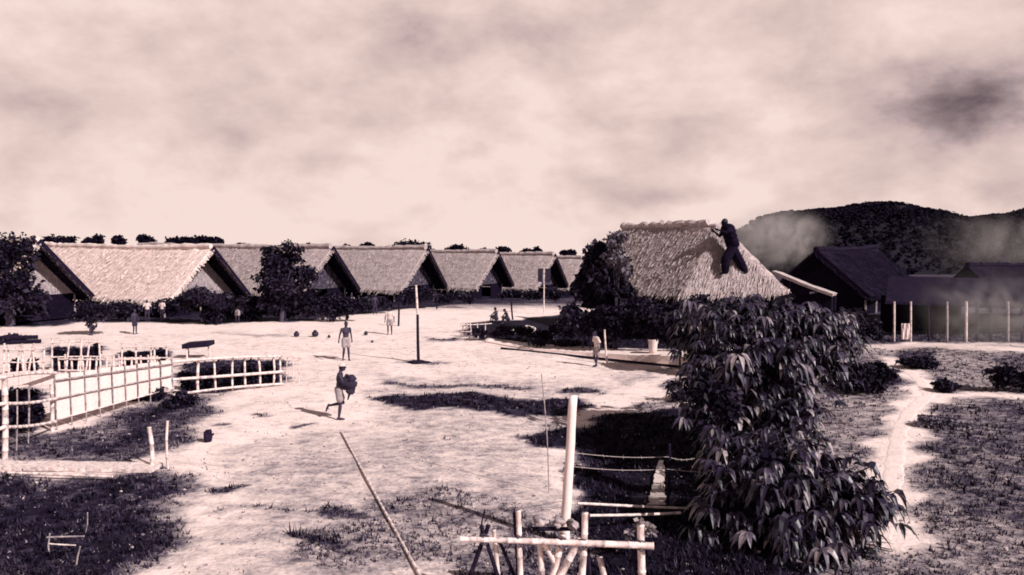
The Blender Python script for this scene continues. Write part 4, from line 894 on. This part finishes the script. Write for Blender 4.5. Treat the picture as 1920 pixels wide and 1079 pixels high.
for px, py, r, lab in ((556, 632, 5.5, 'black round pot on the pale field, left of two alike'), (591, 632, 6.5, 'black round pot on the pale field, nearer the standing man'), (686, 629, 4, 'small black pot right of the standing man'), (617, 634, 3, 'smallest flat dark pot left of the standing man'), (698, 643, 2.5, 'tiny dark pot lying right of and below the small one')):
    b = G(px, py); k = r * b.y / F; mb = MB(); c = b + Vector((0, 0, k * .85))
    mb.ell(c, (k, k, k * .88), 14, 9); mb.tube([c + Vector((0, 0, k * .75)), c + Vector((0, 0, k * 1.0)), c + Vector((0, 0, k * 1.08))], [k * .5, k * .42, k * .55], 12); tag(mb.build('clay_pot', 'dark_pot', None, b, smooth=True), lab, 'pot', 'dark pots set out across the field')
# pale earth edge of the bed, with its raised end
e0 = [G(*q) for q in ((905, 642), (1000, 658), (1100, 668), (1200, 679), (1306, 690))]; mb = MB()
for i in range(len(e0) - 1):
    for q in range(6):
        a, b = e0[i].lerp(e0[i + 1], q / 6), e0[i].lerp(e0[i + 1], (q + 1) / 6); t0 = (i + q / 6) / 4; t1 = (i + (q + 1) / 6) / 4; h0, h1 = .06 + .42 * t0 ** 2, .06 + .42 * t1 ** 2; dn = Vector((.25, 1.6, 0)); z = lambda p: Vector((p.x, p.y, hz(p.x, p.y)))
        j0, j1 = R.uniform(-.02, .02), R.uniform(-.02, .02)
        mb.quad(z(a) - Vector((0, 0, .1)), z(b) - Vector((0, 0, .1)), z(b) + Vector((0, .05, h1)), z(a) + Vector((0, .05, h0))); mb.quad(z(a) + Vector((0, .05, h0)), z(b) + Vector((0, .05, h1)), z(b + dn) + Vector((0, 0, h1 + .02)), z(a + dn) + Vector((0, 0, h0 + .02)))
q = e0[-1]; qd = q + Vector((.25, 1.6, 0)); mb.quad(Vector((q.x, q.y, hz(q.x, q.y) - .1)), Vector((qd.x, qd.y, hz(qd.x, qd.y) - .1)), Vector((qd.x, qd.y, hz(qd.x, qd.y) + .5)), Vector((q.x, q.y + .05, hz(q.x, q.y) + .48)))
tag(mb.build('earth_bank', 'path', None, e0[2]), 'low pale earth bank edging the planted bed, higher at its right end', 'bank')
a, b = G(940, 655), G(1304, 693); freepole('bank_shade_line', a + Vector((0, -.05, .05)), b + Vector((0, -.12, .06)), .06, 'long thin dark strip painting the shadow line along the foot of the pale earth bank', 'log', 'timber')  # dark strip added as the shadow line under the bank
bk = P(1224, 664, 37.6); bz = hz(bk.x, bk.y) + .30; k = 37.6 / F; bu = thing('bucket', 'pale bucket standing on the earth bank in front of dark bushes', 'bucket', (bk.x, bk.y, bz))
rings = [(7.2, 0), (7.8, 10), (8.6, 20), (9.6, 27), (9.9, 28), (9.2, 28), (8.2, 18), (6.9, 2)]; mb = MB()
mb.tube([Vector((bk.x, bk.y, bz + z * k)) for r, z in rings], [r * k for r, z in rings], 20); mb.build('body', 'tin', bu, smooth=True)
mb = MB(); mb.tube([Vector((bk.x + 9.7 * k * math.cos(t), bk.y - .05, bz + 25 * k - 10 * k * math.sin(t))) for t in np.linspace(0, math.pi, 12)], .012, 6); mb.build('handle', 'wire', bu, smooth=True)
for i, (px, py, rx, rz, lab) in enumerate(((1042, 649, 5, 6, 'pale rounded stone in front of the bed, left of two'), (1066, 654, 9, 4, 'flat wide pale stone nearest the walking man in a pale shirt'), (918, 640, 12, 4, 'flat pale stone at the left foot of the planted bed'), (992, 622, 12, 8, 'pale boulder amid the planted bed'), (958, 624, 10, 6, 'smaller pale boulder below the seated figures'), (1068, 612, 4, 5, 'small pale stone high in the dark bush row'), (1196, 662, 14, 5, 'pale flat slab left of the bucket'))):
    b = G(px, py); k = b.y / F; mb = MB(); mb.lump(b + Vector((0, -.3, rz * k * .6)), (rx * k, rx * k * .8, rz * k), 14, 9, .25, i + 9); tag(mb.build('stone', 'stone', None, b, smooth=True), lab, 'stone', 'pale stones about the planted bed')
o = stick(None, 'bamboo_post', (1139, 683), (1136, 622), .055, r2=.035); o.location = (0, 0, 0); tag(o, 'pale upright post just right of the man in a pale shirt', 'post')
f = thing('low_fence', 'low pale stick fence round the left end of the planted bed', 'fence', G(900, 632))
Yf = G(880, 632).y
for px in (866, 874, 884, 896, 910): stick(f, 'post', (px, 631 + (px - 866) * .12), (px, 607), .03)
rail(f, (864, 609), Yf - .1, (922, 607), Yf + 1.0, .028); rail(f, (864, 622), Yf - .1, (960, 626), Yf - 1.2, .03)
pf = thing('cross_post', 'pale post with a short crosspiece before the dark shrub of the palest hut', 'post', G(378, 603))
stick(pf, 'post', (379, 603), (377, 540), .055); rail(pf, (369, 566), G(378, 603).y - .06, (384, 563), G(378, 603).y - .06, .04)
for px, b_, t_, lab in ((747, 612, 568, 'dark crooked post left of the lone pole, farther away'), (819, 580, 553, 'short dark post before the low hedge right of the lone pole'), (962, 600, 566, 'thin dark post right of the pale patch in front of the far huts')):
    o = stick(None, 'post', (px, b_), (px - 1, t_), .06, 'timber', bend=.06); o.location = (0, 0, 0); tag(o, lab, 'post')

# ---------------------------------------------------------------- people
def bake(mb, name, m, root, voxel, smooth_it=3):
    me = bpy.data.meshes.new(name); me.from_pydata([tuple(v) for v in mb.v], [], mb.f); me.update()
    o = bpy.data.objects.new(name, me); COL.objects.link(o)
    r = o.modifiers.new('r', 'REMESH'); r.mode = 'VOXEL'; r.voxel_size = voxel; s = o.modifiers.new('s', 'SMOOTH'); s.iterations = smooth_it; s.factor = .4
    bpy.context.view_layer.update(); dg = bpy.context.evaluated_depsgraph_get(); m2 = bpy.data.meshes.new_from_object(o.evaluated_get(dg)); m2.name = name
    bpy.data.objects.remove(o); bpy.data.meshes.remove(me); m2.polygons.foreach_set('use_smooth', [True] * len(m2.polygons)); m2.materials.clear(); m2.materials.append(M[m])
    o = bpy.data.objects.new(name, m2); COL.objects.link(o); o.parent = root; return o
def limbm(mb, pts, rad, n=10):
    mb.tube(pts, rad, n)
    for p, r in zip(pts, rad): mb.ell(p, (r * .98,) * 3, n, 6)
V = Vector
STAND = dict(lean=0, la=[(-.27, .02, 1.14), (-.29, .08, .90)], ra=[(.27, .02, 1.14), (.29, .08, .90)], ll=[(-.11, .03, .49), (-.12, 0, .08)], rl=[(.11, .03, .49), (.12, 0, .08)], pelvis=.93)
def person(label, loc, scale, facing, pose, skin='skin', shorts='cloth_dark', shirt=None, hat=False, voxel=.014, group=None):
    p = dict(STAND); p.update(pose); root = thing('person', label, 'person', loc, group, facing - math.pi / 2); root.scale = (scale,) * 3
    pe = V((0, p.get('py', 0), p['pelvis'])); ln = p['lean']; up = V((0, math.sin(ln), math.cos(ln))); fw = V((0, math.cos(ln), -math.sin(ln)))
    ch = pe + up * .42; nk = pe + up * .57 + fw * .01; hd = nk + up * .14 + fw * .04
    body = MB(); sk = V((.0, 0, 0))
    for c, r in ((pe, (.165, .115, .13)), (pe + up * .18, (.14, .095, .14)), (ch - up * .06, (.172, .112, .18)), (ch + up * .05, (.16, .095, .10))): body.ell(c, r, 16, 10, Matrix.Rotation(-ln, 3, 'X'))
    limbm(body, [nk - up * .06, nk + up * .03, nk + up * .08], [.062, .055, .055])
    body.ell(hd, (.076, .098, .118), 16, 12); body.ell(hd + V((0, .045, -.055)), (.055, .05, .055), 12, 8)
    limbm(body, [hd + V((0, .09, .015)), hd + V((0, .118, -.02))], [.010, .016], 6)
    for s in (-1, 1): body.ell(hd + V((s * .078, -.005, -.008)), (.012, .022, .034), 8, 6); body.ell(hd + V((s * .03, .088, .018)), (.014, .012, .011), 8, 6)
    for s, arm, lg in ((-1, p['la'], p['ll']), (1, p['ra'], p['rl'])):
        sh_ = ch + up * .07 + V((s * .185, 0, 0)); el, wr = V(arm[0]), V(arm[1])
        limbm(body, [sh_, sh_.lerp(el, .45), el, el.lerp(wr, .4), wr], [.058, .050, .038, .040, .026])
        d = (wr - el).normalized(); sd_ = d.cross(V((0, 1, .3))).normalized(); hn = sd_.cross(d).normalized()
        limbm(body, [wr, wr + d * .045, wr + d * .085], [.026, .036, .036])
        for k, l in enumerate((.062, .074, .080, .070)):
            b0 = wr + d * .088 + hn * ((k - 1.5) * .02); curl = sd_ * (-s * .018); limbm(body, [b0, b0 + d * l * .55 + curl * .5, b0 + d * l * .95 + curl * 1.8], [.0105, .010, .008], 6)
        limbm(body, [wr + d * .03 + hn * .03, wr + d * .06 + hn * .058, wr + d * .09 + hn * .068], [.013, .012, .009], 6)
        hp = pe + V((s * .092, 0, -.05)); kn, an = V(lg[0]), V(lg[1])
        limbm(body, [hp, hp.lerp(kn, .45), kn, kn.lerp(an, .35), an], [.088, .080, .054, .056, .034])
        sd2 = (an - kn).normalized(); toe = V((0, 1, 0)) if abs(sd2.z) > .75 else V((0, .35, -.9)).normalized()
        toe = V(lg[2]).normalized() if len(lg) > 2 else toe
        limbm(body, [an + sd2 * .03 - toe * .035, an + sd2 * .045 + toe * .08, an + sd2 * .055 + toe * .17], [.036, .036, .024])
    bake(body, 'body', skin, root, voxel)
    hr = MB(); hr.ell(hd + V((0, -.014, .028)), (.083, .10, .10), 14, 9); hr.ell(hd + V((0, -.045, -.02)), (.076, .065, .085), 12, 8); bake(hr, 'hair', 'hair', root, max(voxel, .014))
    so_ = MB(); so_.ell(pe + V((0, 0, .02)), (.182, .132, .13), 16, 9)
    for s, lg in ((-1, p['ll']), (1, p['rl'])):
        hp = pe + V((s * .092, 0, -.03)); kn = V(lg[0]); q = p.get('short', .62)
        if p.get('long'): limbm(so_, [kn, kn.lerp(V(lg[1]), .5), kn.lerp(V(lg[1]), .92)], [.112 * p.get('bulk', 1), .105 * p.get('bulk', 1), .085 * p.get('bulk', 1)])
        limbm(so_, [hp, hp.lerp(kn, q * .6), hp.lerp(kn, q)], [.112 * p.get('bulk', 1), .108 * p.get('bulk', 1), .112 * p.get('bulk', 1)])
    bk = p.get('bulk', 1)
    if bk > 1: so_.ell(pe + V((0, 0, .0)), (.20 * bk, .15 * bk, .16), 16, 9)
    bake(so_, 'trousers' if p.get('long') else 'shorts', shorts, root, max(voxel, .014))
    if shirt:
        t = MB()
        for c, r in ((pe + up * .10, (.168, .125, .12)), (pe + up * .22, (.162, .12, .14)), (ch - up * .05, (.19, .13, .18)), (ch + up * .05, (.18, .115, .105))): t.ell(c, r, 16, 10, Matrix.Rotation(-ln, 3, 'X'))
        for s, arm in ((-1, p['la']), (1, p['ra'])): sh_ = ch + up * .07 + V((s * .185, 0, 0)); limbm(t, [sh_, sh_.lerp(V(arm[0]), .7)], [.075, .068])
        if bk > 1:
            for f_ in (.1, .25, .4, .5): t.ell(pe + up * f_, (.20 * bk, .15 * bk, .16), 14, 9)
        bake(t, 'shirt', shirt, root, max(voxel, .014))
    if hat:
        h = MB(); h.ell(hd + V((0, 0, .06)), (.088, .105, .075), 14, 8); h.tube([hd + V((0, 0, .050)), hd + V((0, 0, .062))], [.17, .165], 18); bake(h, 'hat', 'cloth_pale', root, .012)
    return root
def man(label, fx, fy, hpx, facing, pose, **k):
    g = G(fx, fy); return person(label, g, max(.85, min(1.2, hpx * g.y / F / 1.75)), math.radians(facing), pose, **k), g
WALK1 = dict(lean=.10, pelvis=.92, la=[(-.25, .0, 1.16), (-.30, .02, .92)], ra=[(.26, .16, 1.17), (.16, .36, 1.12)], rl=[(.10, .05, .49), (.10, 0, .085)], ll=[(-.10, .12, .50), (-.11, -.30, .42), (0, -.3, -.95)])
r1, g1 = man('bare-chested man striding with one foot kicked up behind, carrying a dark bundle', 636, 787, 108, 8, WALK1, skin='skin', shorts='cloth_grey', hat=True, voxel=.0095)
k = g1.y / F; c = g1 + V((17 * k, -.12, 71 * k)); mb = MB()
mb.lump(c, (.25, .19, .24), 16, 11, .38, 11); mb.lump(c + V((.16, -.05, .16)), (.17, .13, .13), 14, 9, .35, 2); mb.lump(c + V((.10, 0, -.22)), (.15, .12, .15), 14, 9, .35, 6); mb.tube([c + V((.1, 0, -.28)), c + V((.02, 0, -.55))], [.05, .02], 8)
tag(mb.build('bundle', 'cloth_dark', None, c, smooth=True), 'black lumpy bundle held against the chest of the striding man', 'bundle')
WALK2 = dict(lean=.04, pelvis=.93, la=[(-.26, -.06, 1.16), (-.28, -.02, .92)], ra=[(.29, .06, 1.17), (.36, .14, .94)], rl=[(.12, .10, .50), (.13, -.04, .09)], ll=[(-.10, .04, .49), (-.10, .10, .08)])
man('bare-chested man standing farther back, behind the striding man', 649, 676, 74, -60, WALK2, shorts='cloth_grey', voxel=.013)
man('man in a pale shirt walking beside the upright pale post', 1119, 688, 68, 200, dict(WALK2, lean=.12), skin='skin', shorts='cloth_grey', shirt='cloth_pale', voxel=.014)
mid_ = (feet[0] + feet[1]) / 2; fx_ = feet[1] - feet[0]; RS = 1.8; fz_ = fx_.z / 2 / RS; hf = math.hypot(fx_.x, fx_.y) / 2 / RS
ROOF = dict(lean=.34, pelvis=.93, py=.12, short=1.0, long=True, bulk=1.35, la=[(-.30, .50, 1.28), (-.22, .72, 1.36)], ra=[(.28, .40, 1.16), (.20, .62, 1.30)], ll=[(-.10, hf * .95, .47 - fz_ * .6), (-.11, hf, .085 - fz_)], rl=[(.12, -hf * .35, .50 + fz_ * .4), (.13, -hf, .085 + fz_)])
person('dark man in baggy trousers stooping with legs apart on the shaggy roof', mid_, RS, math.atan2(-fx_.y, -fx_.x), ROOF, skin='cloth_black', shorts='cloth_black', shirt='cloth_black', voxel=.012)
SIT = dict(lean=.35, pelvis=.32, la=[(-.26, .22, .62), (-.14, .42, .50)], ra=[(.26, .22, .62), (.14, .42, .50)], ll=[(-.14, .36, .50), (-.13, .42, .09)], rl=[(.14, .36, .50), (.13, .42, .09)])
man('dark figure sitting upright on the left of the planted bed', 931, 606, 46, 150, dict(SIT, lean=.1), voxel=.02, group='figures seated by the bed'); man('dark figure crouching low amid the planted bed, right of the other', 953, 607, 46, 200, SIT, voxel=.02, group='figures seated by the bed')
SG = 'people standing under the far huts'
for fx, fy, hp, fc, sh_, so_, lab in ((277, 604, 42, -80, 'cloth_pale', 'cloth_dark', 'left of two people in white shirts under the palest roof'), (305, 604, 43, -110, 'cloth_pale', 'cloth_dark', 'right of two people in white shirts under the palest roof'),
        (253, 627, 46, -20, None, 'cloth_dark', 'dark figure on the pale ground left of the two in white shirts'), (557, 596, 40, -70, 'cloth_pale', 'cloth_dark', 'person in white under the bushy tree'), (661, 590, 38, -120, 'cloth_pale', 'cloth_dark', 'person in white at the right end of the long hedge'),
        (731, 628, 52, -90, 'cloth_pale', 'cloth_grey', 'slim figure in a pale shirt left of the lone pole'), (703, 590, 36, -60, None, 'cloth_dark', 'dark bare figure before the grey hut shrub'), (446, 606, 36, -90, None, 'cloth_grey', 'dark figure by the gable corner right of the arching shrub')):
    man(lab, fx, fy, hp, fc, WALK2 if R.random() < .5 else {}, shirt=sh_, shorts=so_, voxel=.02, group=SG)

# ---------------------------------------------------------------- smoke drifting behind the shaggy hut
def smoke(name, c, r, dens, label, seed):
    mb = MB(); mb.lump(c, r, 24, 16, .12, seed); m = bpy.data.materials.new(name + '_air'); m.use_nodes = True; t = m.node_tree; n = t.nodes; l = t.links
    n.remove(n['Principled BSDF']); pv = n.new('ShaderNodeVolumePrincipled'); pv.inputs['Color'].default_value = (.93, .84, .83, 1); pv.inputs['Anisotropy'].default_value = .2
    co = n.new('ShaderNodeTexCoord'); no = n.new('ShaderNodeTexNoise'); no.inputs['Scale'].default_value = 3.2 / max(r); no.inputs['Detail'].default_value = 8; no.inputs['Distortion'].default_value = 1.6; l.new(co.outputs['Object'], no.inputs['Vector'])
    ma = n.new('ShaderNodeVectorMath'); ma.operation = 'DIVIDE'; l.new(co.outputs['Object'], ma.inputs[0]); ma.inputs[1].default_value = r
    le = n.new('ShaderNodeVectorMath'); le.operation = 'LENGTH'; l.new(ma.outputs[0], le.inputs[0])
    fo = n.new('ShaderNodeMapRange'); fo.interpolation_type = 'SMOOTHSTEP'; l.new(le.outputs['Value'], fo.inputs[0]); fo.inputs[1].default_value = .0; fo.inputs[2].default_value = .88; fo.inputs[3].default_value = 1; fo.inputs[4].default_value = 0
    nn = n.new('ShaderNodeMapRange'); l.new(no.outputs['Fac'], nn.inputs[0]); nn.inputs[1].default_value = .40; nn.inputs[2].default_value = .64; nn.inputs[3].default_value = .0; nn.inputs[4].default_value = 1.8
    x = n.new('ShaderNodeMath'); x.operation = 'MULTIPLY'; f2 = n.new('ShaderNodeMath'); f2.operation = 'POWER'; l.new(fo.outputs[0], f2.inputs[0]); f2.inputs[1].default_value = 1.7; l.new(f2.outputs[0], x.inputs[0]); l.new(nn.outputs[0], x.inputs[1])
    y = n.new('ShaderNodeMath'); y.operation = 'MULTIPLY'; l.new(x.outputs[0], y.inputs[0]); y.inputs[1].default_value = dens; l.new(y.outputs[0], pv.inputs['Density']); l.new(pv.outputs[0], n['Material Output'].inputs['Volume'])
    return tag(mb.build(name, m, None, c, smooth=True), label, kind='stuff')
k = 80 / F
smoke('smoke', P(1448, 446, 80), (150 * k, 7, 92 * k), .58, 'pale smoke drifting up behind the shaggy hut', 1)
k = 150 / F
smoke('mist', P(1930, 455, 150), (330 * k, 10, 100 * k), .055, 'faint mist before the right end of the wooded hill', 3)
k = 40 / F
smoke('smoke', P(1865, 585, 40), (230 * k, 3.4, 140 * k), .20, 'thin pale smoke hanging before the open shed at the right edge', 2)
